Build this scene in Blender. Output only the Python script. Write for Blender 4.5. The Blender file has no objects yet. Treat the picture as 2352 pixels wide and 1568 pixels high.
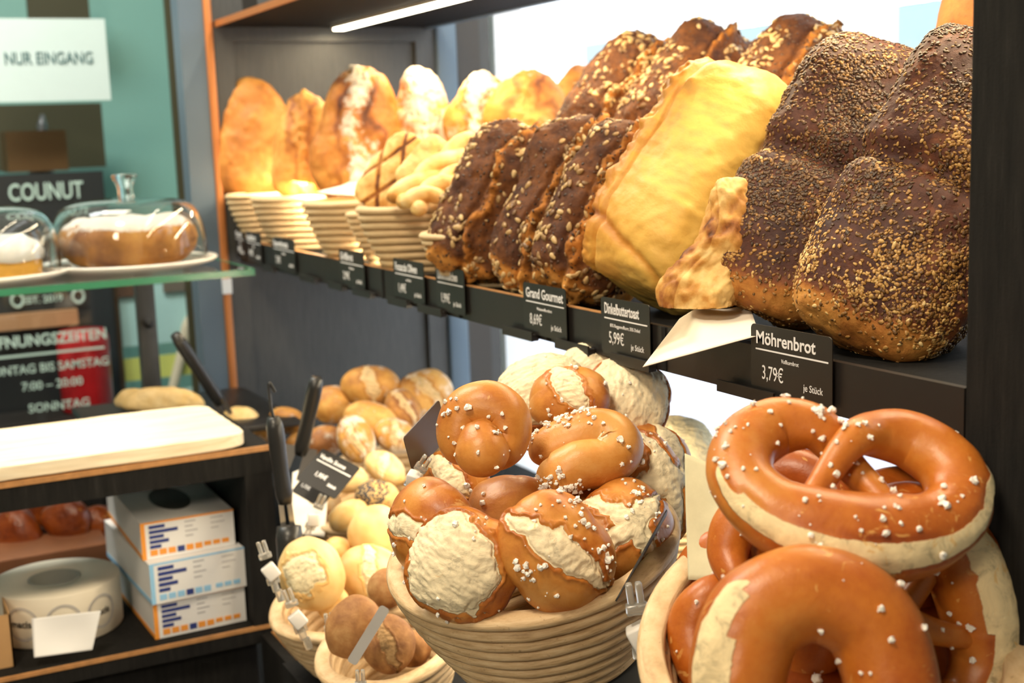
import bpy, math, random
import numpy as np
from mathutils import Matrix, Vector

# ------------------------------------------------------------------ camera
sc = bpy.context.scene
F_PX, WPX, HPX = 3030.0, 2352.0, 1568.0
_Y = np.array([-1556., 424., -F_PX]); _Z = np.array([-660., 18700., F_PX])
_Y /= np.linalg.norm(_Y); _Z /= np.linalg.norm(_Z)
_Z = _Z - _Y * _Z.dot(_Y); _Z /= np.linalg.norm(_Z)
_X = np.cross(_Y, _Z)
RC = np.array([_X, _Y, _Z])               # world = RC @ cam
CAM = np.array([0., 0., 1.5])
cam = bpy.data.cameras.new('camera'); camo = bpy.data.objects.new('camera', cam)
sc.collection.objects.link(camo)
m = Matrix([list(r) for r in RC]).to_4x4(); m.translation = Vector(CAM)
camo.matrix_world = m
cam.sensor_width = 36; cam.lens = F_PX / WPX * 36
cam.clip_start = 0.02; cam.clip_end = 100
cam.dof.use_dof = True; cam.dof.focus_distance = 1.02; cam.dof.aperture_fstop = 7.5
sc.camera = camo
sc.view_settings.view_transform = 'Standard'; sc.view_settings.look = 'None'
sc.view_settings.gamma = 1; sc.view_settings.use_curve_mapping = False
sc.view_settings.exposure = 0.0

# ------------------------------------------------------------------ world and large lights
world = bpy.data.worlds.new('world'); sc.world = world; world.use_nodes = True
bg = world.node_tree.nodes['Background']
bg.inputs[0].default_value = (0.86, 0.94, 1.0, 1); bg.inputs[1].default_value = 4.5

def area(name, loc, target, sx, sy, power, col):
    l = bpy.data.lights.new(name, 'AREA'); l.shape = 'RECTANGLE'; l.size = sx; l.size_y = sy
    l.energy = power; l.color = col
    o = bpy.data.objects.new(name, l); sc.collection.objects.link(o)
    o.location = loc
    d = Vector(target) - Vector(loc)
    o.rotation_euler = d.to_track_quat('-Z', 'Y').to_euler()
    return o
WARM = (1.0, 0.80, 0.52)
# ceiling lamps of the shop, and one added fill light behind the customer
area('fill_light_shop', (-1.1, -0.5, 2.2), (0.5, 0.95, 1.1), 0.35, 0.35, 17, (1.0, 0.84, 0.62))  # fill added below the ceiling to lighten the front basket wall
area('ceiling_light_front', (-0.25, 0.55, 2.75), (0.6, 0.95, 1.0), 0.4, 0.4, 30, (1.0, 0.83, 0.60))
area('ceiling_light_counter', (0.1, 2.0, 2.75), (0.25, 1.9, 1.0), 0.6, 0.6, 30, (1.0, 0.88, 0.70))
area('ceiling_light_door', (-0.3, 2.3, 2.7), (-0.2, 3.4, 1.2), 0.6, 0.6, 22, (0.90, 0.97, 0.95))

# ------------------------------------------------------------------ helpers
def W(px, py, d):
    c = np.array([px - WPX / 2, -(py - HPX / 2), -F_PX]) * d / F_PX
    return CAM + RC @ c
def on(px, py, ax, val):
    d = RC @ np.array([px - WPX / 2, -(py - HPX / 2), -F_PX])
    return CAM + d * (val - CAM[ax]) / d[ax]
def cdir(x, y, z):
    v = RC @ np.array([x, y, z], float); return v / np.linalg.norm(v)
def unit(v):
    v = np.array(v, float); return v / np.linalg.norm(v)
def frame(y=None, z=None, x=None):
    """orthonormal matrix: z exact, y made orthogonal"""
    z = unit(z)
    if x is not None:
        x = unit(np.array(x) - z * np.dot(x, z)); y = np.cross(z, x)
    else:
        y = unit(np.array(y) - z * np.dot(y, z)); x = np.cross(y, z)
    return np.array([x, y, z]).T
def setm(o, R, p):
    mm = Matrix([list(r) for r in R]).to_4x4(); mm.translation = Vector([float(a) for a in p])
    o.matrix_world = mm

rng = np.random.RandomState(7); random.seed(7)
_perm = np.random.RandomState(3).randint(0, 2**31 - 1, 4096).astype(np.int64)
def _h(ix, iy, iz):
    n = _perm[ix & 4095]; n = _perm[(n + iy) & 4095]; n = _perm[(n + iz) & 4095]
    return (n & 0xffff) / 65535.0
def vnoise(P):
    f = np.floor(P).astype(np.int64); t = P - f; t = t * t * (3 - 2 * t)
    r = 0
    for dx in (0, 1):
        wx = t[:, 0] if dx else 1 - t[:, 0]
        for dy in (0, 1):
            wy = t[:, 1] if dy else 1 - t[:, 1]
            for dz in (0, 1):
                wz = t[:, 2] if dz else 1 - t[:, 2]
                r = r + wx * wy * wz * _h(f[:, 0] + dx, f[:, 1] + dy, f[:, 2] + dz)
    return r * 2 - 1
def fbm(P, s, o=4, seed=0):
    r = 0; a = 1; t = 0
    P = P * s + seed * 17.31
    for i in range(o):
        r = r + a * vnoise(P + i * 9.7); t += a; a *= .5; P = P * 2.03
    return r / t
def ss(a, b, x):
    t = np.clip((x - a) / (b - a), 0, 1); return t * t * (3 - 2 * t)

_cs = {}
def cubesphere(n):
    if n in _cs: return _cs[n]
    V = []; F = []; base = 0
    g = np.tan(np.linspace(-math.pi/4, math.pi/4, n + 1))
    a, b = np.meshgrid(g, g, indexing='ij'); a = a.ravel(); b = b.ravel(); o = np.ones_like(a)
    idx = np.arange((n + 1) ** 2).reshape(n + 1, n + 1)
    q = np.stack([idx[:-1, :-1], idx[1:, :-1], idx[1:, 1:], idx[:-1, 1:]], -1).reshape(-1, 4)
    for ax in range(3):
        for s in (1, -1):
            c = [None] * 3; c[ax] = o * s; c[(ax + 1) % 3] = a if s > 0 else b; c[(ax + 2) % 3] = b if s > 0 else a
            V.append(np.stack(c, 1)); F.append(q + base); base += len(a)
    V = np.concatenate(V); F = np.concatenate(F)
    V /= np.linalg.norm(V, axis=1)[:, None]
    k = np.round(V * 1e5).astype(np.int64)
    _, first, inv = np.unique(k, axis=0, return_index=True, return_inverse=True)
    inv = inv.reshape(-1)
    _cs[n] = (V[first], inv[F]); return _cs[n]

def normals(V, F):
    a, b, c = V[F[:, 0]], V[F[:, 1]], V[F[:, 2]]
    d = V[F[:, 3]] if F.shape[1] == 4 else a
    fn = np.cross(c - a, d - b) if F.shape[1] == 4 else np.cross(b - a, c - a)
    N = np.zeros_like(V)
    for k in range(F.shape[1]): np.add.at(N, F[:, k], fn)
    return N / (np.linalg.norm(N, axis=1)[:, None] + 1e-12)

def mesh(name, V, F, mat=None, parent=None, attrs=None, smooth=True, mats=None, fmat=None):
    me = bpy.data.meshes.new(name)
    V = np.asarray(V, float)
    if isinstance(F, np.ndarray):
        k = F.shape[1]
        me.vertices.add(len(V)); me.vertices.foreach_set('co', V.ravel())
        me.loops.add(F.size); me.loops.foreach_set('vertex_index', F.ravel().astype(np.int32))
        me.polygons.add(len(F)); me.polygons.foreach_set('loop_start', np.arange(0, F.size, k, dtype=np.int32))
        me.update(calc_edges=True)
    else:
        me.from_pydata([tuple(v) for v in V], [], F)
    me.polygons.foreach_set('use_smooth', [smooth] * len(me.polygons))
    for n, a in (attrs or {}).items():
        at = me.attributes.new(n, 'FLOAT', 'POINT'); at.data.foreach_set('value', np.asarray(a, np.float32))
    for mm in (mats or [mat]):
        if mm: me.materials.append(mm)
    if fmat is not None: me.polygons.foreach_set('material_index', fmat)
    me.validate(); me.update()
    o = bpy.data.objects.new(name, me); sc.collection.objects.link(o)
    if parent: o.parent = parent
    return o
def empty(name, loc=(0, 0, 0)):
    o = bpy.data.objects.new(name, None); o.empty_display_size = .02
    sc.collection.objects.link(o); o.location = loc; return o
def tag(o, label, cat, group=None, kind=None):
    o['label'] = label; o['category'] = cat
    if group: o['group'] = group
    if kind: o['kind'] = kind
    return o
def structure(o, label=None):
    o['kind'] = 'structure'
    if label: o['label'] = label
    return o

class MB:
    """collects boxes / tubes / lathes into one mesh"""
    def __init__(s): s.v = []; s.f = []
    def add(s, V, F):
        b = len(s.v); s.v += [tuple(map(float, p)) for p in V]; s.f += [tuple(int(i) + b for i in q) for q in F]; return s
    def box(s, lo, hi, bev=0.0, R=None, c=None):
        lo = np.array(lo, float); hi = np.array(hi, float)
        if bev > 0:
            V, F = cubesphere(6)
            h = (hi - lo) / 2; cc = (hi + lo) / 2; bev = min(bev, h.min() * .99)
            P = np.sign(V) * (h - bev) * (np.abs(V) > 1e-6) + V * bev
            # flatten: snap middle rows
            P = P + cc
        else:
            P = np.array([[x, y, z] for x in (lo[0], hi[0]) for y in (lo[1], hi[1]) for z in (lo[2], hi[2])])
            F = [(0, 1, 3, 2), (4, 6, 7, 5), (0, 4, 5, 1), (2, 3, 7, 6), (0, 2, 6, 4), (1, 5, 7, 3)]
        if R is not None: P = P @ np.array(R).T
        if c is not None: P = P + np.array(c)
        return s.add(P, F)
    def tube(s, pts, r, n=12, caps=True):
        pts = np.array(pts, float); k = len(pts)
        r = np.ones(k) * r if np.isscalar(r) else np.array(r)
        V, F = sweep(pts, r, n); return s.add(V, F)
    def lathe(s, prof, n=48, sx=1, sy=1):
        V, F = lathe(prof, n, sx, sy); return s.add(V, F)
    def build(s, name, mat, parent=None, smooth=False, attrs=None):
        o = mesh(name, s.v, s.f, mat, parent, attrs, smooth); return o

def sweep(pts, r, n=12, ry=None, up=None):
    k = len(pts); T = np.gradient(pts, axis=0); T /= np.linalg.norm(T, axis=1)[:, None] + 1e-12
    N = np.zeros_like(pts)
    u = np.array([0, 0, 1.]) if up is None else np.array(up, float)
    if abs(T[0].dot(u)) > .9: u = np.array([1., 0, 0])
    N[0] = unit(u - T[0] * T[0].dot(u))
    for i in range(1, k):
        v = N[i - 1] - T[i] * N[i - 1].dot(T[i]); N[i] = v / (np.linalg.norm(v) + 1e-12)
    B = np.cross(T, N); ry = r if ry is None else ry
    a = np.linspace(0, 2 * math.pi, n, endpoint=False)
    V = (pts[:, None] + N[:, None] * (np.cos(a)[None, :, None] * r[:, None, None]) + B[:, None] * (np.sin(a)[None, :, None] * ry[:, None, None])).reshape(-1, 3)
    F = []
    for i in range(k - 1):
        for j in range(n):
            F.append((i * n + j, i * n + (j + 1) % n, (i + 1) * n + (j + 1) % n, (i + 1) * n + j))
    F.append(tuple(range(n))[::-1]); F.append(tuple((k - 1) * n + j for j in range(n)))
    return V, F
def lathe(prof, n=48, sx=1, sy=1):
    prof = np.array(prof, float); k = len(prof); a = np.linspace(0, 2 * math.pi, n, endpoint=False)
    V = np.stack([prof[:, None, 0] * np.cos(a) * sx, prof[:, None, 0] * np.sin(a) * sy, np.repeat(prof[:, None, 1], n, 1)], -1).reshape(-1, 3)
    F = []
    for i in range(k - 1):
        for j in range(n):
            F.append((i * n + j, i * n + (j + 1) % n, (i + 1) * n + (j + 1) % n, (i + 1) * n + j))
    return V, F
def rrect(w, h, r, k=5):
    P = []
    for cx, cy, a0 in ((w/2-r, h/2-r, 0), (-w/2+r, h/2-r, 90), (-w/2+r, -h/2+r, 180), (w/2-r, -h/2+r, 270)):
        for i in range(k + 1):
            a = math.radians(a0 + 90 * i / k); P.append((cx + r * math.cos(a), cy + r * math.sin(a)))
    return P
def prism(P, z0, z1):
    n = len(P); V = [(x, y, z0) for x, y in P] + [(x, y, z1) for x, y in P]
    F = [tuple(range(n))[::-1], tuple(range(n, 2 * n))] + [(i, (i + 1) % n, n + (i + 1) % n, n + i) for i in range(n)]
    return V, F
def catmull(P, per=10, closed=False):
    P = np.array(P, float); out = []
    n = len(P)
    for i in range(n - 1):
        p0 = P[max(i - 1, 0)]; p1 = P[i]; p2 = P[i + 1]; p3 = P[min(i + 2, n - 1)]
        for t in np.linspace(0, 1, per, endpoint=False):
            out.append(.5 * ((2 * p1) + (-p0 + p2) * t + (2 * p0 - 5 * p1 + 4 * p2 - p3) * t * t + (-p0 + 3 * p1 - 3 * p2 + p3) * t ** 3))
    out.append(P[-1]); return np.array(out)

# ------------------------------------------------------------------ materials
def nt(name):
    m = bpy.data.materials.new(name); m.use_nodes = True
    return m, m.node_tree, m.node_tree.nodes['Principled BSDF']
def link(t, a, b): t.links.new(a, b)
def node(t, k, **kw):
    n = t.nodes.new(k)
    for a, v in kw.items():
        if a in n.inputs.keys() if hasattr(n, 'inputs') else False: n.inputs[a].default_value = v
        else: setattr(n, a, v)
    return n
def ramp(t, fac, stops):
    r = t.nodes.new('ShaderNodeValToRGB'); e = r.color_ramp.elements
    while len(e) > 1: e.remove(e[-1])
    e[0].position = stops[0][0]; e[0].color = (*stops[0][1], 1)
    for p, c in stops[1:]:
        x = e.new(p); x.color = (*c, 1)
    link(t, fac, r.inputs[0]); return r.outputs[0]
def noise(t, vec, scale, detail=6, rough=.6, dist=0):
    n = t.nodes.new('ShaderNodeTexNoise'); n.inputs['Scale'].default_value = scale; n.inputs['Detail'].default_value = detail
    n.inputs['Roughness'].default_value = rough; n.inputs['Distortion'].default_value = dist
    link(t, vec, n.inputs['Vector']); return n.outputs['Fac']
def mathn(t, op, a, b=None, clamp=False):
    n = t.nodes.new('ShaderNodeMath'); n.operation = op; n.use_clamp = clamp
    for i, v in enumerate((a, b)):
        if v is None: continue
        if isinstance(v, (int, float)): n.inputs[i].default_value = v
        else: link(t, v, n.inputs[i])
    return n.outputs[0]
def mix(t, fac, a, b, mode='MIX'):
    n = t.nodes.new('ShaderNodeMix'); n.data_type = 'RGBA'; n.blend_type = mode
    ia, ib = n.inputs[6], n.inputs[7]
    if isinstance(fac, (int, float)): n.inputs[0].default_value = fac
    else: link(t, fac, n.inputs[0])
    for s, v in ((ia, a), (ib, b)):
        if isinstance(v, tuple): s.default_value = (*v, 1)
        else: link(t, v, s)
    return n.outputs[2]
def bump(t, bsdf, h, strength, dist):
    b = t.nodes.new('ShaderNodeBump'); b.inputs['Strength'].default_value = strength; b.inputs['Distance'].default_value = dist
    link(t, h, b.inputs['Height']); link(t, b.outputs[0], bsdf.inputs['Normal'])
def plain(name, col, rough=.5, metal=0, var=.12, scale=30, bmp=0.0, spec=.5, stretch=(1, 1, 1), coat=0, trans=0, emit=None):
    m, t, b = nt(name)
    tc = t.nodes.new('ShaderNodeTexCoord'); mp = t.nodes.new('ShaderNodeMapping'); mp.inputs['Scale'].default_value = stretch
    link(t, tc.outputs['Object'], mp.inputs[0])
    nz = noise(t, mp.outputs[0], scale, 5, .6)
    c = mix(t, nz, tuple(max(0, x * (1 - var)) for x in col), tuple(min(1, x * (1 + var)) for x in col))
    link(t, c, b.inputs['Base Color']); b.inputs['Roughness'].default_value = rough; b.inputs['Metallic'].default_value = metal
    b.inputs['Specular IOR Level'].default_value = spec; b.inputs['Coat Weight'].default_value = coat
    b.inputs['Transmission Weight'].default_value = trans
    if bmp: bump(t, b, nz, 1, bmp)
    if emit: b.inputs['Emission Color'].default_value = (*emit[0], 1); b.inputs['Emission Strength'].default_value = emit[1]
    return m
def bread(name, stops, *a, scratch=None, **k):
    m = _bread(name, stops, *a, **k)
    if scratch:
        t = m.node_tree; b = t.nodes['Principled BSDF']; src = b.inputs['Base Color'].links[0].from_socket
        tc = t.nodes.new('ShaderNodeTexCoord').outputs['Object']
        n = noise(t, tc, 48, 4, .55, 2.2); n0 = noise(t, tc, 13, 3, .5)
        f = ramp(t, mathn(t, 'MULTIPLY', n, mathn(t, 'ADD', n0, .45)), [(.63, (0, 0, 0)), (.69, (.6, .6, .6))])
        link(t, mix(t, f, src, scratch), b.inputs['Base Color'])
    return m
def _bread(name, stops, crumb=(.72, .56, .32), rough=.5, spec=.4, sc1=35, sc2=180, bmp=.0008, spread=.25, flour=(.85, .78, .66), coat=0.0, speck=None, sss=.0, floury=0.0):
    """bake attribute (0..1) + noise -> crust colours; crumb attribute -> torn crumb; flour attribute -> flour dust"""
    m, t, b = nt(name)
    tc = t.nodes.new('ShaderNodeTexCoord').outputs['Object']
    def attr(n):
        a = t.nodes.new('ShaderNodeAttribute'); a.attribute_name = n; return a.outputs['Fac']
    n1 = noise(t, tc, sc1, 6, .62, .3); n2 = noise(t, tc, sc2, 5, .65)
    bk = mathn(t, 'ADD', attr('bake'), mathn(t, 'MULTIPLY', mathn(t, 'SUBTRACT', n1, .5), spread * 2.2))
    bk = mathn(t, 'ADD', bk, mathn(t, 'MULTIPLY', mathn(t, 'SUBTRACT', n2, .5), spread * .8), True)
    col = ramp(t, bk, stops)
    if speck:
        v = t.nodes.new('ShaderNodeTexVoronoi'); v.inputs['Scale'].default_value = speck[0]; link(t, tc, v.inputs['Vector'])
        s = mathn(t, 'LESS_THAN', v.outputs['Distance'], speck[1])
        col = mix(t, s, col, speck[2])
    n3 = noise(t, tc, 60, 6, .7, .8)
    cr = ramp(t, n3, [(.33, tuple(c * .5 for c in crumb)), (.46, tuple(c * .88 for c in crumb)), (.62, crumb), (.8, tuple(min(1, c * 1.15) for c in crumb))])
    ed = mathn(t, 'ADD', attr('crumb'), mathn(t, 'MULTIPLY', mathn(t, 'SUBTRACT', n2, .5), .5))
    ef = ramp(t, ed, [(.42, (0, 0, 0)), (.55, (1, 1, 1))])
    col = mix(t, ef, col, cr)
    fl = mathn(t, 'ADD', attr('flour'), mathn(t, 'MULTIPLY', mathn(t, 'SUBTRACT', n1, .5), 1.6))
    fl = mathn(t, 'ADD', fl, mathn(t, 'MULTIPLY', mathn(t, 'SUBTRACT', n2, .5), .9))
    ff = ramp(t, fl, [(.45, (0, 0, 0)), (.75, (.85, .85, .85))])
    col = mix(t, ff, col, flour)
    link(t, col, b.inputs['Base Color'])
    rr = mix(t, ef, (rough,) * 3, (.85,) * 3); rr = mix(t, ff, rr, (.95,) * 3)
    link(t, rr, b.inputs['Roughness'])
    b.inputs['Specular IOR Level'].default_value = spec
    b.inputs['Coat Weight'].default_value = coat; b.inputs['Coat Roughness'].default_value = .3
    if sss:
        b.inputs['Subsurface Weight'].default_value = sss; b.inputs['Subsurface Radius'].default_value = (1, .5, .2); b.inputs['Subsurface Scale'].default_value = .008
    hh = mathn(t, 'ADD', mathn(t, 'MULTIPLY', n1, .6), mathn(t, 'MULTIPLY', n2, .4))
    crh = mathn(t, 'MULTIPLY', mathn(t, 'MULTIPLY', n3, ef), 1.4)
    hh = mathn(t, 'ADD', hh, crh)
    bump(t, b, hh, 1, bmp)
    return m

M = {}
LYE = [(0, (.70, .37, .11)), (.3, (.60, .245, .045)), (.55, (.43, .13, .017)), (.8, (.24, .05, .008)), (1, (.10, .02, .005))]
M['lye'] = bread('lye_crust', LYE, crumb=(.93, .80, .54), rough=.40, spec=.45, sc1=24, sc2=150, bmp=.0010, spread=.34, coat=.06, scratch=(.72, .42, .14))
M['pretzel'] = bread('pretzel_crust', [(0, (.62, .27, .05)), (.3, (.52, .155, .018)), (.55, (.38, .085, .008)), (.8, (.20, .035, .005)), (1, (.07, .012, .004))], crumb=(.88, .70, .40), rough=.37, spec=.45, sc1=20, sc2=170, bmp=.0009, spread=.34, coat=.08, scratch=(.74, .42, .12))
M['moehren'] = bread('dark_seeded_crust', [(0, (.62, .30, .07)), (.3, (.40, .15, .03)), (.5, (.20, .065, .025)), (.7, (.085, .030, .020)), (1, (.028, .014, .015))], rough=.62, spec=.28, sc1=26, sc2=190, bmp=.0024, spread=.46)
M['gourmet'] = bread('dark_rye_crust', [(0, (.60, .27, .06)), (.3, (.42, .16, .03)), (.5, (.17, .06, .016)), (.75, (.075, .028, .014)), (1, (.028, .013, .010))], crumb=(.42, .21, .07), rough=.72, spec=.22, sc1=30, sc2=190, bmp=.0026, spread=.46)
M['toast'] = bread('yellow_toast_crust', [(0, (.78, .53, .13)), (.35, (.72, .42, .085)), (.6, (.58, .26, .04)), (.85, (.42, .16, .025)), (1, (.25, .08, .015))], crumb=(.85, .62, .25), rough=.5, sc1=16, sc2=130, bmp=.0014, spread=.30)
M['rustic'] = bread('golden_rustic_crust', [(0, (.78, .48, .15)), (.35, (.66, .33, .07)), (.6, (.48, .18, .03)), (.85, (.26, .08, .015)), (1, (.10, .03, .01))], crumb=(.75, .55, .28), rough=.6, sc1=24, sc2=110, bmp=.0016, spread=.3)
M['white_roll'] = bread('pale_roll_crust', [(0, (.85, .68, .40)), (.35, (.82, .55, .22)), (.65, (.70, .36, .09)), (1, (.48, .2, .04))], crumb=(.9, .78, .5), rough=.5, sc1=20, sc2=120, bmp=.0006, spread=.14)
M['walnut'] = bread('floured_brown_roll_crust', [(0, (.72, .45, .15)), (.3, (.55, .27, .06)), (.6, (.32, .13, .04)), (1, (.09, .035, .015))], crumb=(.7, .5, .26), rough=.6, sc1=30, sc2=120, bmp=.0012, spread=.4)
M['brown_roll'] = bread('brown_rye_roll_crust', [(0, (.55, .33, .13)), (.35, (.38, .18, .06)), (.65, (.22, .09, .03)), (1, (.07, .03, .015))], crumb=(.5, .3, .13), rough=.7, sc1=60, sc2=200, bmp=.0015, spread=.4)
M['flat'] = bread('blistered_flatbread', [(0, (.88, .68, .36)), (.4, (.80, .54, .2)), (.65, (.58, .28, .06)), (.9, (.3, .1, .02)), (1, (.12, .04, .01))], rough=.6, sc1=32, sc2=120, bmp=.001, spread=.42)

def cane_mat():
    m, t, b = nt('rattan_cane')
    tc = t.nodes.new('ShaderNodeTexCoord').outputs['Object']
    mp = t.nodes.new('ShaderNodeMapping'); mp.inputs['Scale'].default_value = (1, 1, 9); link(t, tc, mp.inputs[0])
    n1 = noise(t, mp.outputs[0], 45, 6, .65); n2 = noise(t, tc, 260, 3, .5)
    c = ramp(t, n1, [(.3, (.42, .27, .13)), (.48, (.62, .43, .23)), (.7, (.76, .58, .35))])
    v = ramp(t, n2, [(.22, (.25, .15, .08)), (.34, (1, 1, 1))])
    c = mix(t, .6, c, v, 'MULTIPLY')
    link(t, c, b.inputs['Base Color']); b.inputs['Roughness'].default_value = .6
    bump(t, b, n1, 1, .0006); return m
M['cane'] = cane_mat()
M['cane_pale'] = plain('pale_cane', (.64, .47, .26), .65, var=.15, scale=60, bmp=.0003)
def wood_black():
    m, t, b = nt('black_painted_wood')
    tc = t.nodes.new('ShaderNodeTexCoord').outputs['Object']
    mp = t.nodes.new('ShaderNodeMapping'); mp.inputs['Scale'].default_value = (14, 14, 1.2); link(t, tc, mp.inputs[0])
    n1 = noise(t, mp.outputs[0], 14, 7, .7); n2 = noise(t, tc, 500, 2, .5)
    c = ramp(t, n1, [(.3, (.010, .010, .010)), (.6, (.018, .017, .016)), (.8, (.032, .03, .028))])
    link(t, c, b.inputs['Base Color']); b.inputs['Roughness'].default_value = .7; b.inputs['Specular IOR Level'].default_value = .08
    bump(t, b, mathn(t, 'ADD', n1, mathn(t, 'MULTIPLY', n2, .4)), 1, .0004); return m
M['black'] = wood_black()
M['black2'] = plain('black_rail_plastic', (.014, .012, .011), .42, var=.3, scale=18, bmp=.0001, spec=.5)
M['worn'] = plain('worn_copper_wood_edge', (.45, .22, .08), .5, var=.55, scale=60, stretch=(1, 1, 1))
M['copper'] = plain('copper_brown_strip', (.50, .18, .05), .42, var=.1, metal=.35)
def panel_mat():
    m, t, b = nt('slate_painted_panel')
    tc = t.nodes.new('ShaderNodeTexCoord').outputs['Object']
    mp = t.nodes.new('ShaderNodeMapping'); mp.inputs['Scale'].default_value = (30, 1, 2.0); link(t, tc, mp.inputs[0])
    n1 = noise(t, mp.outputs[0], 10, 6, .7)
    c = ramp(t, n1, [(.3, (.038, .038, .036)), (.7, (.066, .064, .058))])
    link(t, c, b.inputs['Base Color']); b.inputs['Roughness'].default_value = .45; bump(t, b, n1, 1, .0006); return m
M['panel'] = panel_mat()
M['bluegrey'] = plain('blue_grey_paint', (.10, .145, .19), .5, var=.06, scale=5)
M['teal'] = plain('teal_wall_paint', (.21, .42, .38), .6, var=.05, scale=3)
M['olive'] = plain('dark_olive_paint_and_shade', (.045, .042, .018), .6, var=.1, scale=6)  # olive parts by the door, and the strip of painted shade
M['dark'] = plain('dark_interior', (.02, .018, .016), .6)
M['white'] = plain('white_wall_paint', (.75, .74, .70), .7, var=.03, scale=4)
M['frame_brown'] = plain('dark_brown_window_frame', (.035, .028, .02), .5)
M['frame_white'] = plain('white_window_frame', (.75, .78, .80), .4, var=.04)
M['floor'] = plain('grey_floor_tiles', (.25, .23, .21), .4, var=.1)
M['board'] = None
def board_mat():
    m, t, b = nt('pale_maple_board')
    tc = t.nodes.new('ShaderNodeTexCoord').outputs['Object']
    mp = t.nodes.new('ShaderNodeMapping'); mp.inputs['Scale'].default_value = (1.5, 22, 22); link(t, tc, mp.inputs[0])
    n1 = noise(t, mp.outputs[0], 5, 6, .6, .5)
    c = ramp(t, n1, [(.3, (.76, .60, .38)), (.5, (.88, .76, .55)), (.7, (.93, .83, .64))])
    link(t, c, b.inputs['Base Color']); b.inputs['Roughness'].default_value = .6; bump(t, b, n1, 1, .0004); return m
M['board'] = board_mat()
def glass_mat(name, col=(1, 1, 1), rough=0.0, ior=1.45, alpha=None):
    m, t, b = nt(name)
    b.inputs['Base Color'].default_value = (*col, 1); b.inputs['Transmission Weight'].default_value = 1
    b.inputs['Roughness'].default_value = rough; b.inputs['IOR'].default_value = ior; return m
M['glass'] = glass_mat('clear_glass', (.97, .99, .98))
M['clear'] = glass_mat('clear_plastic', (.93, .93, .90), .08, 1.4)
M['green_edge'] = plain('green_glass_edge', (.08, .42, .24), .2, trans=.5)
M['porcelain'] = plain('white_porcelain', (.85, .83, .78), .25, var=.02, spec=.5)
M['tagblack'] = plain('black_tag_card', (.016, .014, .012), .38, var=.15, scale=15, spec=.5)
M['letter'] = plain('white_print', (.78, .78, .78), .6, var=.02)
M['paper'] = plain('baking_paper', (.82, .76, .66), .6, var=.06, scale=25, bmp=.0004)
M['salt'] = plain('white_salt', (.90, .87, .80), .45, var=.06, scale=300)
M['seed'] = None
def seed_mat(name, stops, rough=.45):
    m, t, b = nt(name)
    a = t.nodes.new('ShaderNodeAttribute'); a.attribute_name = 'tone'
    link(t, ramp(t, a.outputs['Fac'], stops), b.inputs['Base Color']); b.inputs['Roughness'].default_value = rough; return m
M['sesame'] = seed_mat('sesame_seeds', [(0, (.05, .025, .012)), (.35, (.16, .075, .02)), (.6, (.40, .20, .05)), (.85, (.62, .38, .12)), (1, (.80, .58, .26))])
M['kernel'] = seed_mat('sunflower_kernels', [(0, (.14, .07, .03)), (.4, (.40, .24, .09)), (1, (.66, .47, .22))])
M['flax'] = seed_mat('dark_flax_seeds', [(0, (.02, .01, .006)), (1, (.12, .05, .02))])
M['blackplastic'] = plain('black_plastic_handle', (.02, .02, .02), .35, var=.1)
M['steel'] = plain('brushed_steel', (.6, .58, .55), .28, metal=1, var=.05)
M['mesh_grey'] = plain('dark_slate_board', (.045, .052, .06), .45, var=.15, scale=20)

# ------------------------------------------------------------------ lettering
def text(body, size, mat, parent, x, y, z=0.0006, align='LEFT', bold=0.0, sx=1.0, name='lettering', ang=0):
    c = bpy.data.curves.new(name, 'FONT'); c.body = body; c.size = size; c.align_x = align
    c.extrude = .0001; c.offset = bold; c.resolution_u = 3
    c.materials.append(mat)
    o = bpy.data.objects.new(name, c); sc.collection.objects.link(o); o.parent = parent
    me = bpy.data.meshes.new_from_object(o); sc.collection.objects.unlink(o); bpy.data.objects.remove(o)
    o = bpy.data.objects.new(name, me); sc.collection.objects.link(o); o.parent = parent
    o.location = (x, y, z); o.scale = (sx, 1, 1); o.rotation_euler = (0, 0, ang)
    return o

# ================================================================== SETTING
XF = 0.62            # front plane of the shelf rack
YE = 2.31            # end panel of the rack
XW = 1.18            # shop window plane
ZS = 1.322           # top of the main shelf
def sbox(name, lo, hi, mat, bev=0):
    return structure(MB().box(lo, hi, bev).build(name, mat))
sbox('floor', (-3, -2, -.05), (XW, 4.2, 0), M['floor'])
sbox('ceiling', (-3, -2, 2.8), (XW + .1, 4.2, 2.85), M['white'])
sbox('wall_left', (-3.05, -2, 0), (-3, 4.2, 2.8), M['white'])
sbox('wall_front', (-3, -2.05, 0), (XW, -2, 2.8), M['white'])
sbox('wall_back', (-3, 3.6, 0), (.9, 3.65, 2.8), M['teal'])
# window wall: sill below, lintel above, glass between
sbox('wall_right', (XW, -2, 0), (XW + .08, 4.2, .55), M['white'])
sbox('wall_right_top', (XW, -2, 2.35), (XW + .08, 4.2, 2.8), M['white'])
sbox('wall_right_far', (XW, 2.42, .55), (XW + .08, 4.2, 2.35), M['teal'])
sbox('wall_right_near', (XW, -2, .55), (XW + .08, -.3, 2.35), M['white'])
g = MB().box((XW + .03, -.3, .55), (XW + .036, 2.42, 2.35)).build('window_1', None)
m_, t_, b_ = nt('window_pane_glass')
tr = t_.nodes.new('ShaderNodeBsdfTransparent'); gl = t_.nodes.new('ShaderNodeBsdfGlossy'); gl.inputs['Roughness'].default_value = .02
mx = t_.nodes.new('ShaderNodeMixShader'); mx.inputs[0].default_value = .06
link(t_, tr.outputs[0], mx.inputs[1]); link(t_, gl.outputs[0], mx.inputs[2]); link(t_, mx.outputs[0], t_.nodes['Material Output'].inputs[0])
g.data.materials.append(m_); structure(g)
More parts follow.
